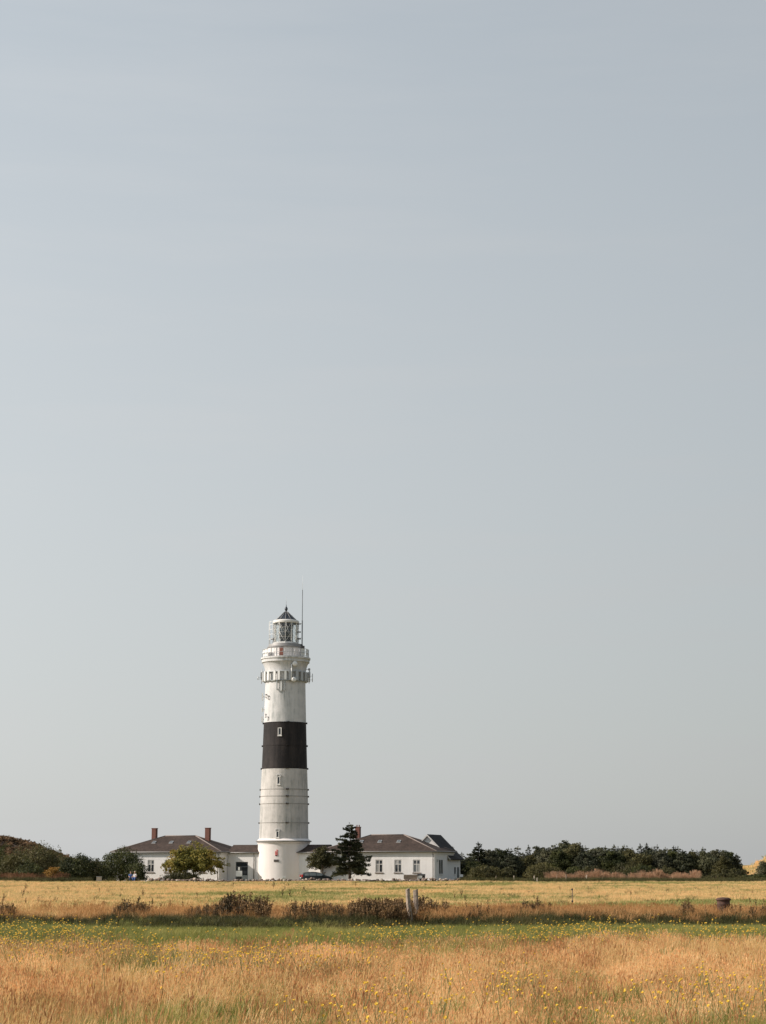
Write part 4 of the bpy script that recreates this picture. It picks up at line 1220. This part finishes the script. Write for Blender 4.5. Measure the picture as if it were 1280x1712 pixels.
# pasture beyond
x, y = fan(60000, 66, 231.5); g = vnoise(x, y, .09, 21) + .6 * vnoise(x, y, .3, 22) + rng.normal(0, .22, len(x)) + .35 * sstep(190, 232, y)
isg = g > .22
scatter('pasture_straw', pts(x[~isg], y[~isg]), rng.uniform(.7, 1.25, (~isg).sum()), rots((~isg).sum()), far_src, 'short straw coloured pasture between the bank and the lighthouse', 'grass')
scatter('pasture_green', pts(x[isg], y[isg]), rng.uniform(.7, 1.25, isg.sum()), rots(isg.sum()), farg_src, 'pale green patches in the far pasture', 'grass')
x, y = fan(2200, 72, 228); k = vnoise(x, y, .12, 41) > .1; x, y = x[k], y[k]
scatter('pasture_tussocks', pts(x, y), rng.uniform(.35, .8, len(x)), rots(len(x)), bank_src + green_src[:2], 'small darker green tussocks dotted over the far pasture', 'grass')
# rough verge along the foot of the wood and the shrubs
n = 5200
x = np.concatenate([rng.uniform(PX(700, 238), PX(1340, 238), n), rng.uniform(PX(-60, 237), PX(250, 237), n // 3)]); y = np.concatenate([rng.uniform(231, 250, n), rng.uniform(233, 238, n // 3)])
k = (x > 9.5) | ((x < -34.6) & (np.abs(x - PX(166, 234)) > 1.2)); x, y = x[k], y[k]
scatter('verge_grass', pts(x, y), rng.uniform(.7, 1.5, len(x)), rots(len(x)), bank_src + farg_src[:2], 'rough verge of grass along the foot of the scrub', 'grass')

# reeds, rusty weeds, heath cover, dune grass
def stalks(name, n, h0, h1, w, mats, seed, spread=.35, heads=.9):
    return tuft_mesh(name, n, h0, h1, w, spread, .12, mats, seed, int(n * heads), .22, .06, wind=.05)
reed_src = [source('reed_clump', stalks('reed_clump', 26, .8, 1.35, .03, [M['reed'], M['reed']], 320 + k)) for k in range(4)]
n = 1500; px = rng.uniform(912, 1166, n); Yr = rng.uniform(249, 256.5, n); hgt = .84 + .12 * np.sin(px * .07 + 1) + .10 * np.sin(px * .19) + .08 * np.sin(px * .43)
k = rng.random(n) < np.clip(.35 + hgt * .6, 0, 1); px, Yr, hgt = px[k], Yr[k], hgt[k]
x = (px - 640) / F * Yr * math.cos(TILT)
scatter('reed_bed', pts(x, Yr), hgt * rng.uniform(.45, 1.3, len(x)), rots(len(x), .08), reed_src, 'band of dry orange brown reeds before the wood', 'reeds')
rw_src = [source('weed_clump', stalks('weed_clump', 22, .6, 1.2, .045, [M['rusty_weed'], M['rusty_weed']], 330 + k)) for k in range(3)]
n = 420; px = rng.uniform(-40, 112, n); Yr = rng.uniform(236.5, 243, n); x = (px - 640) / F * Yr * math.cos(TILT)
scatter('rusty_weeds', pts(x, Yr), rng.uniform(.5, 1.15, n), rots(n, .08), rw_src, 'rusty brown tall weeds below the hill shrubs', 'weeds')
def clump_src(name, mat, seed, rad=.5):
    r = np.random.default_rng(seed); return source(name, mesh_of(name, blob_crown((rad, rad, rad * .6), 26, 16, .075, r, .4, -.1, .3) + np.array([0, 0, rad * .2]), mat))
hs = [clump_src('heath_clump', M['heath'], 340 + k) for k in range(3)]
vi = rng.choice(len(hillV), 2600); P = hillV[vi] + np.stack([rng.normal(0, .5, 2600), rng.normal(0, .5, 2600), np.zeros(2600)], 1)
scatter('heath_cover', P, rng.uniform(.7, 1.8, len(P)), rots(len(P)), hs, 'brown heath covering the low hill', 'heath')
hg = [clump_src('scrub_clump', M['leaf_olive'], 350 + k, .8) for k in range(2)]
k = (hillV[:, 1] < 303); HV = hillV[k]; vi = rng.choice(len(HV), 260)
scatter('hill_scrub', HV[vi], rng.uniform(.7, 1.6, 260), rots(260), hg, 'patchy green scrub on the lower slope of the heath hill', 'scrub')
vi = rng.choice(len(duneV), 2500); P = duneV[vi] + np.stack([rng.normal(0, .3, 2500), rng.normal(0, .3, 2500), np.zeros(2500)], 1)
scatter('dune_cover', P, rng.uniform(1.2, 2.6, 2500), rots(2500), far_src[:3] + farg_src[:1], 'dry marram grass over the golden dune', 'grass')

# ------------------------------------------------------------------ dried dock plants
def dock_mesh(name, h, seed, branches=4, full=1.0):
    r = np.random.default_rng(seed); V, Fq = [], []
    def blade(p, q, w):
        s = np.cross(q - p, [r.normal(), r.normal(), .1]); s /= np.linalg.norm(s) + 1e-9
        i = len(V); V.extend([p - s * w, p + s * w, q + s * w * .6, q - s * w * .6]); Fq.append((i, i+1, i+2, i+3))
    stems = [(np.zeros(3), np.array([r.normal(0, .06) * h, r.normal(0, .06) * h, h]))]
    for k in range(branches):
        t = r.uniform(.25, .65); a = r.uniform(0, 6.28); b = stems[0][1] * t
        l = h * r.uniform(.25, .45); stems.append((b, b + np.array([math.cos(a) * l * .45, math.sin(a) * l * .45, l])))
    for j, (p, q) in enumerate(stems):
        blade(p, q, .008); blade(p, q, .008)
        L = np.linalg.norm(q - p); t0 = .40 if j == 0 else .15
        for k in range(int(full * (34 if j == 0 else 16))):
            t = r.uniform(t0, 1.0); c = p + (q - p) * t + r.normal(0, .017, 3)
            d = r.normal(size=3); d /= np.linalg.norm(d); blade(c - d * .022, c + d * .022, .015)
    for k in range(5):      # withered leaves near the foot
        a = r.uniform(0, 6.28); z = r.uniform(.03, .3) * h; p = np.array([0, 0, z]); blade(p, p + np.array([math.cos(a) * .16, math.sin(a) * .16, r.uniform(-.06, .08)]), .02)
    return np_mesh(name, np.array(V), Fq, M['dock'])
docks = [dock_mesh('dock_plant', .8, 400 + k, 3 + k % 3) for k in range(6)]
dock_src = [source('dock_stalk', m) for m in docks]
def thicket(px0, px1, Y0, Y1, n, s0, s1, label, filler=None):
    px = rng.uniform(px0, px1, n); Yr = rng.uniform(Y0, Y1, n); x = (px - 640) / F * Yr * math.cos(TILT)
    mid = np.abs((px - (px0 + px1) / 2) / (px1 - px0) * 2)
    s = rng.uniform(s0 * .7, s1, n) ** 1.0 * (1.05 - .25 * mid ** 3) * (.9 + .25 * np.sin(px * .5) * np.sin(px * .17))
    scatter('dock_thicket', pts(x, Yr), s, np.stack([rng.normal(0, .1, n), rng.normal(.03, .1, n), rng.uniform(0, 6.28, n)], 1), dock_src * 2 + (filler or rust_src), label, 'weeds')
thicket(583, 690, 64.7, 68, 900, .5, 1.08, 'dense dark brown dock thicket around the two wooden posts', bank_src)
thicket(640, 752, 66.8, 70.5, 330, .45, 1.08, 'brown dock stalks rising behind the two wooden posts')
thicket(476, 585, 65.4, 70, 230, .4, .95, 'thinner row of brown dock stalks beside the dense thicket')
thicket(358, 452, 66.2, 72, 300, .5, 1.25, 'tall brown dock stand before the lighthouse')
thicket(312, 372, 65.6, 70, 130, .4, .85, 'low straggling dock stalks at the end of the tall stand')
thicket(192, 250, 66.6, 73, 140, .4, 1.0, 'loose group of dock stalks far along the bank from the posts')
thicket(-8, 28, 65.4, 70, 90, .4, .95, 'sparse dock stalks at the ditch far from the posts')
thicket(858, 914, 67, 73, 170, .4, .85, 'brown dock patch beside the thin iron stake')
thicket(1138, 1158, 67, 70, 45, .5, 1.05, 'narrow upright dock clump on the bank near the rusty drum')
thicket(1176, 1240, 69.0, 73.4, 110, .35, .75, 'dock stalks growing around the rusty drum')
thicket(760, 850, 66, 72, 120, .3, .7, 'scattered low dock stalks between posts and iron stake')
thicket(1240, 1300, 65.5, 70, 110, .35, .75, 'low reddish weeds on the bank beyond the rusty drum')
GRP = 'single dock stalks in the pasture'
for px, Y, s in ((44, 150, 1.5), (40, 110, 1.3), (66, 95, 1.0), (46, 92, .9), (9, 100, 1.1), (98, 150, 1.0), (85, 82, .9), (176, 84, .9), (127, 80, .8), (240, 125, 1.3), (202, 118, 1.0), (255, 86, 1.0), (270, 82, .9), (285, 84, 1.0),
                 (305, 82, .9), (458, 160, 1.6), (477, 150, 1.3), (508, 150, 1.1), (472, 112, 1.3), (486, 112, 1.2), (390, 165, 1.2), (594, 175, 1.2), (771, 118, 1.2), (778, 100, 1.0), (760, 112, .9), (935, 150, 1.0), (983, 150, 1.0),
                 (1053, 120, 1.0), (892, 110, .8), (1060, 84, .8), (1250, 90, .9), (1262, 86, 1.0), (1275, 92, .8), (1232, 84, .8), (814, 86, .8), (836, 90, .8), (1130, 95, .8), (168, 140, 1.0), (330, 120, .9)):
    x = PX(px, Y); o = link('dock_stalk', docks[rnd.randrange(6)], None, (x, Y, gz(x, Y) - .02), (0, 0, rnd.uniform(0, 6.28))); s *= .6; o.scale = (s, s, s)
    tag(o, 'single dried brown dock stalk standing in the pasture', 'weed', GRP)

# ------------------------------------------------------------------ yellow flowers: 300 single ones, the rest as stuff
def flower_mesh(name, h, seed):
    r = np.random.default_rng(seed); mb = MB()
    top = Vector((r.normal(0, .04), r.normal(0, .04), h))
    mb.tube([(0, 0, 0), top * .5 + Vector((.01, 0, .01)), top], .003, 4, mi=1)
    for ring_, (rad, zz) in enumerate(((.020, .0), (.013, .006))):
        for k in range(9):
            a = 6.283 * k / 9 + ring_ * .3
            c, s = math.cos(a), math.sin(a); w = .0055
            p0 = top + Vector((c * .003, s * .003, zz)); p1 = top + Vector((c * rad * .7 - s * w, s * rad * .7 + c * w, zz + .006)); p2 = top + Vector((c * rad, s * rad, zz + .007)); p3 = top + Vector((c * rad * .7 + s * w, s * rad * .7 - c * w, zz + .006))
            mb.add([p0, p1, p2, p3], [(0, 3, 2, 1)])
    mb.ball(top + Vector((0, 0, .003)), .009, 8, 5)
    return mb.mesh(name, [M['petal'], M['flower_stem']])
fl = [flower_mesh('yellow_flower', .52 + .035 * k, 500 + k) for k in range(5)]
x, y = fan(30000, 22, 62, 1.15); dn = vnoise(x, y, .28, 31) + .5 * vnoise(x, y, .8, 32) + .25 * np.exp(-((y - 50) / 4) ** 2) + 26.0 / y + rng.normal(0, .25, len(x))
dn = dn - .5 * sstep(53, 60, y)
k = dn > np.quantile(dn, .90); x, y = x[k], y[k]
inview = np.abs(x) < .205 * y
near = np.argsort(np.where(inview, y, 1e9))[:300]
rest = np.ones(len(x), bool); rest[near] = False
for i in near:
    xx, yy = float(x[i]), float(y[i])
    o = link('yellow_flower', fl[i % 5], None, (xx, yy, gz(xx, yy) - .01), (rnd.gauss(.5, .25), rnd.gauss(0, .25), rnd.uniform(-.7, .7)))
    s = rnd.uniform(.85, 1.2); o.scale = (s * 1.15, s * 1.15, s)
    tag(o, 'small yellow daisy-like flower above the dry foreground grass', 'flower', 'yellow flowers in the foreground grass')
nr = rest.sum()
scatter('distant_flowers', pts(x[rest], y[rest], -.01), rng.uniform(.8, 1.25, nr), np.stack([rng.normal(.5, .25, nr), rng.normal(0, .25, nr), rng.uniform(-.7, .7, nr)], 1), [source('yellow_bloom', m) for m in fl], 'sprinkle of yellow flowers towards the green strip', 'flowers')

# ------------------------------------------------------------------ posts, stake, drum
def rough_post(h, r0, lean, seed, kink=0.0):
    r = random.Random(seed); mb = MB(); n, m = 10, 12
    v, f = [], []
    ph = [r.uniform(0, 6.28) for _ in range(3)]
    for i in range(m + 1):
        t = i / m; z = -.25 + (h + .25) * t
        ox = lean * t + kink * math.sin(t * 3.0) + r.uniform(-.006, .006)
        for k in range(n):
            a = 6.283 * k / n
            rr = r0 * (1 + .10 * math.sin(2 * a + ph[0]) + .07 * math.sin(5 * a + ph[1] + t * 2) + r.uniform(-.05, .05)) * (1.05 - .12 * t)
            v.append((ox + rr * math.cos(a), rr * math.sin(a), z + (r.uniform(-.02, .02) + .035 * math.cos(a) if i == m else 0)))
    for i in range(m):
        for k in range(n): f.append((i*n+k, i*n+(k+1) % n, (i+1)*n+(k+1) % n, (i+1)*n+k))
    f.append(tuple(m*n+k for k in range(n)))
    mb.add(v, f)
    return mb
def fence_post(px, Y, top, r0, lean, seed, label, kink=0.0):
    x = PX(px, Y); z = gz(x, Y)
    h = PZ(top, Y) - z
    root = empty('fence_post', (x, Y, z), 0, label, 'post')
    rough_post(h, r0, lean, seed, kink).build('shaft', M['post_wood'], root)
    for zz in (h * .55, h * .82):
        s = MB(); s.tube([(lean * .7 - .03, -r0 - .012, zz - .02), (lean * .7, -r0 - .03, zz), (lean * .7 + .03, -r0 - .012, zz + .02)], .005, 5); s.build('staple', M['iron'], root)
fence_post(689.5, 65.0, 1486, .075, -.17, 3, 'weathered leaning wooden fence post, taller of the pair in the dock thicket', -.035)
fence_post(695.0, 66.8, 1488, .088, -.02, 4, 'weathered wooden fence post standing behind the leaning one')
x = PX(955, 84); z = gz(x, 84)
st = empty('iron_stake', (x, 84, z), 0, 'thin dark iron fence stake standing alone in the pasture', 'stake')
s = MB(); s.tube([(0, 0, -.2), (.02, 0, .95)], .018, 6); s.build('shaft', M['iron'], st)
for zz in (.35, .88): 
    s = MB(); s.lathe([(.02, 0), (.045, .01), (.045, .07), (.02, .08)], 8, M=Matrix.Translation((.01, 0, zz))); s.build('insulator', M['black'], st)
x = PX(1207, 70.2); z = gz(x, 70.2); dt = PZ(1500, 70.2) - z
dr = empty('rusty_drum', (x, 70.2, z), 0, 'short rusty brown drum with a domed lid standing among weeds', 'drum')
s = MB(); s.lathe([(.24, -.1), (.24, .25), (.255, .27), (.24, .29), (.245, dt - .28), (.258, dt - .26), (.245, dt - .24), (.245, dt - .12)], 28); s.build('body', M['rust'], dr)
s = MB(); s.lathe([(.247, dt - .13), (.285, dt - .12), (.285, dt - .06), (.2, dt - .015), (.001, dt)], 28); s.build('lid', M['rust'], dr)

# far fence posts beside the wood
for px, Y, h in ((829, 236, .75), (859, 236, .8), (893, 236, .8), (897, 231, .55), (930, 234, .9), (946, 233, .95), (980, 236, .8)):
    x = PX(px, Y); p = rough_post(h, .075 if px not in (930, 829) else .05, rnd.uniform(-.04, .04), px).build('fence_post', M['pale_stone'] if px in (859, 893, 897, 980) else M['old_wood'], None, (x, Y, gz(x, Y)))
    tag(p, 'short whitish fence post along the pasture edge before the scrub' if px in (859, 893, 897, 980) else 'short brown wooden fence post along the pasture edge before the reeds', 'post', 'fence posts along the pasture edge')
for px, Y, h in ((340, 236.2, .55), (352, 236.2, .5), (364, 236.2, .6), (390, 226, .5)):
    x = PX(px, Y); p = rough_post(h, .05, rnd.uniform(-.03, .03), px).build('garden_post', M['iron'], None, (x, Y, gz(x, Y)))
    tag(p, 'short dark post before the boulder wall near the bushy tree', 'post', 'short posts by the boulder wall')

# ------------------------------------------------------------------ boulder wall
def boulder_wall(px0, px1, Y, label, mat, h, seed, dens=1.0):
    r = random.Random(seed); x0, x1 = PX(px0, Y), PX(px1, Y)
    root = empty('boulder_wall', ((x0 + x1) / 2, Y, gz((x0 + x1) / 2, Y)), 0, label, 'wall')
    mb = MB(); L = x1 - x0
    for k in range(int(L * 12 * dens)):
        x = r.uniform(-L / 2, L / 2); lay = r.random()
        s = r.uniform(.10, .21); zz = .05 + lay * h * (.8 + .25 * math.sin(x * 1.3))
        yy = r.uniform(-.32, .32) * (1.15 - lay * .6)
        n, m = 8, 5; v, f = [], []
        a0, b0 = r.uniform(0, 6), r.uniform(0, 6); sx, sy, sz = r.uniform(.9, 1.4), r.uniform(.8, 1.1), r.uniform(.65, .9)
        dzg = gz((x0 + x1) / 2 + x, Y + yy) - root.location.z
        for i in range(m + 1):
            t = math.pi * i / m
            for q in range(n):
                a = 6.283 * q / n; kk = s * (1 + .14 * math.sin(2 * a + a0) * math.sin(t) + .1 * math.sin(3 * t + b0))
                v.append((x + sx * kk * math.sin(t) * math.cos(a), yy + sy * kk * math.sin(t) * math.sin(a), dzg + zz + sz * kk * math.cos(t)))
        for i in range(m):
            for q in range(n): f.append((i*n+q, (i+1)*n+q, (i+1)*n+(q+1) % n, i*n+(q+1) % n))
        mb.add(v, f, True, 0 if r.random() < .8 else 1)
    o = mb.build('stones', [mat, M['pale_stone'] if mat is M['stone'] else M['stone']], root); o['kind'] = 'stuff'
    mb = MB(); mb.box(-L / 2, L / 2, -.28, .28, -.2, .16); mb.build('earth_core', M['heath_soil'], root)
boulder_wall(248, 770, 234.4, 'low wall of rounded boulders along the front of the lighthouse yard', M['stone'], .36, 8)
boulder_wall(778, 872, 237.5, 'low pale boulder wall running from the lean-to towards the reeds', M['pale_stone'], .16, 9, .7)

# ------------------------------------------------------------------ yard furniture
def board(px, Y, zc, w, h, label, mat, name='notice_board', two=True, glyph=False):
    x = PX(px, Y); z = gz(x, Y)
    root = empty(name, (x, Y, z), 0, label, 'sign')
    s = MB(); s.box(-w/2, w/2, -.03, .03, zc - h/2 - z, zc + h/2 - z); s.build('panel', mat, root)
    for xx in ((-w/2 + .08, w/2 - .08) if two else (0,)):
        s = MB(); s.box(xx - .04, xx + .04, .032, .11, -.2, zc + h/2 - z + .05); s.build('post', M['dark_metal'], root)
    return root
b = board(399.5, 240, 1.02, .82, .72, 'white notice board on dark posts before the link building door', M['white_plastic'])
s = MB(); s.box(-.14, .12, -.03, .03, 1.62, 2.05); s.build('small_panel', M['white_plastic'], b)
s = MB(); s.box(-.05, .05, .032, .11, -.2, 2.1); s.build('post', M['dark_metal'], b)
board(771, 244, PZ(1464, 244), .42, .34, 'small white sign beside the shaded lean-to', M['white_plastic'], two=False)
x = PX(166, 234); sb = empty('utility_box', (x, 234, gz(x, 234)), R(8), 'pale grey utility box standing before the dark bushes', 'box')
s = MB(); s.box(-.34, .34, -.18, .18, -.1, .62); s.build('cabinet', M['pale_stone'], sb)
s = MB(); s.box(-.37, .37, -.21, .21, .622, .67); s.build('lid', M['galv'], sb)
x = PX(686, 236.6); pb = empty('log_store', (x, 236.6, gz(x, 236.6)), 0, 'tan wooden plank box before the white house wall', 'box')
for k in range(5):
    s = MB(); s.box(-.88, .88, -.3, -.26, .0 + k * .19, .178 + k * .19); s.build('plank', M['tan_box'], pb)
s = MB(); s.box(-.88, .88, -.255, .4, 0, .93); s.build('body', M['tan_box'], pb)
s = MB(); s.box(-.92, .92, -.36, .45, .952, .99); s.build('lid', M['tan_box'], pb)
x = PX(704, 236.9); bn = empty('waste_bin', (x, 236.9, gz(x, 236.9)), 0, 'dark bin with a white front panel beside the plank box', 'bin')
s = MB(); s.add([(-.42, -.3, 0), (.42, -.3, 0), (.42, .3, 0), (-.42, .3, 0), (-.5, -.38, .92), (.5, -.38, .92), (.5, .38, .92), (-.5, .38, .92)], [(3, 2, 1, 0), (0, 1, 5, 4), (1, 2, 6, 5), (2, 3, 7, 6), (3, 0, 4, 7), (4, 5, 6, 7)]); s.build('body', M['black'], bn)
s = MB(); s.lathe([(.4, 0), (.4, 1.04)], 10, False, a0=0, a1=math.pi, M=Matrix.Translation((-.52, 0, .93)) @ Matrix.Rotation(R(90), 4, 'Y') @ Matrix.Rotation(R(90), 4, 'Z') @ Matrix.Scale(.35, 4, (0, 1, 0))); s.build('lid', M['black'], bn)
s = MB(); s.box(-.45, .1, -.41, -.385, .5, .85); s.build('panel', M['white_plastic'], bn)

# ------------------------------------------------------------------ parked car
def make_car():
    Yc = 241.2; x = PX(529, Yc)
    root = empty('parked_car', (x, Yc, gz(x, Yc)), R(13), 'dark grey hatchback car with red tail lights parked beside the lighthouse base', 'car')
    # sections along length: x, half width low, half width belt, half width roof, z bottom, z belt, z top
    S = [(-2.10, .62, .70, .55, .42, .80, .95), (-2.02, .76, .82, .60, .30, .88, 1.06), (-1.85, .82, .86, .60, .24, .92, 1.28), (-1.55, .84, .87, .60, .20, .93, 1.40), (-.9, .85, .88, .62, .19, .93, 1.455),
         (-.1, .85, .88, .62, .19, .92, 1.46), (.45, .85, .87, .58, .19, .91, 1.36), (.95, .84, .86, .60, .19, .90, 1.05), (1.25, .83, .85, .64, .19, .88, .955), (1.7, .81, .82, .60, .22, .80, .88), (2.0, .74, .75, .52, .27, .70, .76), (2.12, .60, .62, .42, .36, .60, .64)]
    mb = MB(); v, f = [], []
    for (X, wl_, wb, wr, zb, zm, zt) in S:
        sec = [(-wl_ * .9, zb), (-wl_, zb + .12), (-wb, (zb + zm) / 2 + .05), (-wb * .975, zm), (-wr - .05, zm + (zt - zm) * .72), (-wr, zm + (zt - zm) * .9), (-wr * .6, zt)]
        sec = sec + [(-a, z) for a, z in reversed(sec)]
        v += [(X, a, z) for a, z in sec]
    n = 14
    for i in range(len(S) - 1):
        for k in range(n): f.append((i*n+k, i*n+(k+1) % n, (i+1)*n+(k+1) % n, (i+1)*n+k))
    f.append(tuple(range(n))); f.append(tuple((len(S)-1)*n+k for k in range(n))[::-1])
    f = [tuple(reversed(q)) for q in f]
    mb.add(v, f, True); body = mb.build('body', M['car_paint'], root)
    md = body.modifiers.new('b', 'SUBSURF'); md.levels = md.render_levels = 1
    def side(x):   # belt/roof at x
        for a, b in zip(S, S[1:]):
            if a[0] <= x <= b[0]:
                t = (x - a[0]) / (b[0] - a[0]); return [p + (q - p) * t for p, q in zip(a, b)]
    for sgn in (-1, 1):
        for xa, xb in ((-1.72, -1.18), (-1.10, -.22), (-.14, .72)):
            g = MB(); vv = []
            K = 5
            for j in range(K + 1):
                xx = xa + (xb - xa) * j / K; _, wl_, wb, wr, zb, zm, zt = side(xx)
                za, zc = zm + .03, zm + (zt - zm) * .74
                ya, yc = wb * .965 + .012, wr + .055 + .012
                vv += [(xx, sgn * ya, za), (xx, sgn * yc, max(zc, za + .03))]
            ff = [(2*j, 2*j+2, 2*j+3, 2*j+1) for j in range(K)]
            g.add(vv, ff, True); g.build('side_window', M['car_glass'], root)
        for xx in (-1.32, 1.32):
            w = MB(); m_ = Matrix.Translation((xx, sgn * .80, .31)) @ Matrix.Rotation(R(90), 4, 'X')
            w.lathe([(.2, -.1), (.29, -.11), (.31, -.06), (.31, .06), (.29, .11), (.2, .1)], 24, M=m_); w = w.build('wheel', M['tyre'], root)
            q = MB(); q.lathe([(.001, -.085), (.06, -.10), (.2, -.07), (.205, .07), (.06, .10), (.001, .085)], 20, M=m_); q.build('rim', M['rim'], w)
        t = MB(); t.cbox((-2.03, sgn * .68, .93), (.16, .22, .34)); t = t.build('tail_light', M['tail_red'], root)
        md = t.modifiers.new('bv', 'BEVEL'); md.width = .04; md.segments = 2
        t = MB(); t.cbox((1.98, sgn * .58, .66), (.2, .26, .13)); t = t.build('headlight', M['white_plastic'], root)
        t = MB(); t.cbox((.62, sgn * .96, .98), (.14, .2, .13)); t.build('mirror', M['car_paint'], root)
        for xx in (-.9, .1):
            t = MB(); t.cbox((xx - .1, sgn * .895, .84), (.17, .03, .035)); t.build('door_handle', M['dark_metal'], root)
    g = MB(); g.add([(-2.07, -.52, .98), (-2.07, .52, .98), (-1.80, .50, 1.36), (-1.80, -.50, 1.36)], [(0, 3, 2, 1)]); g.build('rear_window', M['car_glass'], root)
    g = MB(); g.add([(1.10, -.60, 1.03), (1.10, .60, 1.03), (.47, .52, 1.385), (.47, -.52, 1.385)], [(0, 1, 2, 3)]); g.build('windscreen', M['car_glass'], root)
    b = MB(); b.cbox((-2.09, 0, .48), (.14, 1.4, .16)); b.cbox((2.08, 0, .42), (.14, 1.3, .14)); b.build('bumper', M['dark_metal'], root)
    p = MB(); p.cbox((-2.13, 0, .70), (.03, .5, .11)); p.build('number_plate', M['white_plastic'], root)
make_car()

# ------------------------------------------------------------------ two people resting on a bench
def skin_obj(name, pts_, edges, radii, mat, parent, root_i=0, sub=2):
    me = bpy.data.meshes.new(name); me.from_pydata(pts_, edges, []); me.materials.append(mat)
    o = link(name, me, parent)
    md = o.modifiers.new('skin', 'SKIN'); md.use_smooth_shade = True
    lay = me.skin_vertices[0] if me.skin_vertices else None
    for i, r in enumerate(radii):
        lay.data[i].radius = (r, r) if not isinstance(r, tuple) else r
        lay.data[i].use_root = (i == root_i)
    sb_ = o.modifiers.new('sub', 'SUBSURF'); sb_.levels = sb_.render_levels = sub
    return o
def add_skin_layer(me):
    import bmesh
    bm = bmesh.new(); bm.from_mesh(me); bm.verts.layers.skin.verify(); bm.to_mesh(me); bm.free()
def person(x, Y, rz, top, legs, hair, label, seed):
    z = gz(x, Y)
    # the body is itself the thing: one continuous seated figure facing -Y
    P = [(0, 0, .50), (0, .02, .68), (0, .03, .88), (0, .03, 1.0), (0, .02, 1.08), (0, -.01, 1.2),
         (-.17, .03, .95), (-.22, .0, .72), (-.17, -.22, .60), (-.12, -.34, .58), (.17, .03, .95), (.22, .0, .72), (.17, -.22, .60), (.12, -.34, .58),
         (-.1, -.02, .48), (-.12, -.45, .48), (-.12, -.42, .08), (-.12, -.58, .04), (.1, -.02, .48), (.12, -.45, .48), (.12, -.42, .08), (.12, -.58, .04), (0, -.02, 1.28)]
    E = [(0, 1), (1, 2), (2, 3), (3, 4), (4, 5), (5, 22), (2, 6), (6, 7), (7, 8), (8, 9), (2, 10), (10, 11), (11, 12), (12, 13), (0, 14), (14, 15), (15, 16), (16, 17), (0, 18), (18, 19), (19, 20), (20, 21)]
    rad = [(.15, .12), (.15, .11), (.16, .11), (.06, .06), (.055, .055), (.095, .1), .06, .05, .04, .035, .06, .05, .04, .035, .09, .075, .045, .04, .09, .075, .045, .04, .07]
    def mk(name, idx, grow, mat, parent):
        mp = {i: k for k, i in enumerate(idx)}
        me = bpy.data.meshes.new(name); me.from_pydata([P[i] for i in idx], [(mp[a], mp[b]) for a, b in E if a in mp and b in mp], [])
        add_skin_layer(me); me.materials.append(mat)
        o = link(name, me, parent)
        lay = me.skin_vertices[0]
        for k, i in enumerate(idx):
            r = rad[i] if isinstance(rad[i], tuple) else (rad[i], rad[i])
            lay.data[k].radius = (r[0] + grow, r[1] + grow); lay.data[k].use_root = (k == 0)
        md = o.modifiers.new('skin', 'SKIN'); md.use_smooth_shade = True
        s_ = o.modifiers.new('sub', 'SUBSURF'); s_.levels = s_.render_levels = 2
        return o
    root = mk('person', list(range(23)), 0, M['skin'], None)
    root.location = (x, Y, z); root.rotation_euler = (0, 0, rz)
    tag(root, label, 'person')
    mk('shirt', [0, 1, 2, 6, 7, 10, 11], .022, top, root)
    mk('trousers', [0, 14, 15, 16, 18, 19, 20], .018, legs, root)
    h = MB(); h.ball((0, .035, 1.285), .105, 14, 10, (1, 1.05, .85)); h.build('hair', hair, root)
    for sx in (-.036, .036):
        e_ = MB(); e_.ball((sx, -.105, 1.215), .012, 8, 6); e_.build('eye', M['black'], root)
    n_ = MB(); n_.ball((0, -.118, 1.185), .016, 8, 6, (.8, 1.2, 1.3)); n_.build('nose', M['skin'], root)
Yb = 236.9
xb = PX(221, Yb)
person(PX(218.5, Yb), Yb, R(10), M['blue_cloth'], M['navy_cloth'], M['hair_brown'], 'person in a blue top sitting before the dark bush', 1)
person(PX(225.5, Yb), Yb, R(-8), M['white_cloth'], M['blue_cloth'], M['hair_pale'], 'person in a white top sitting before the dark bush', 2)
bz = gz(xb, Yb)
be = empty('garden_bench', (xb, Yb + .05, bz), 0, 'low wooden bench under the two seated people', 'bench')
for k in range(3):
    s = MB(); s.box(-.95, .95, -.16 + k * .14, -.04 + k * .14, .345, .38); s.build('seat_slat', M['old_wood'], be)
for xx in (-.8, .8):
    s = MB(); s.box(xx - .04, xx + .04, -.12, .22, -.05, .343); s.build('leg', M['old_wood'], be)
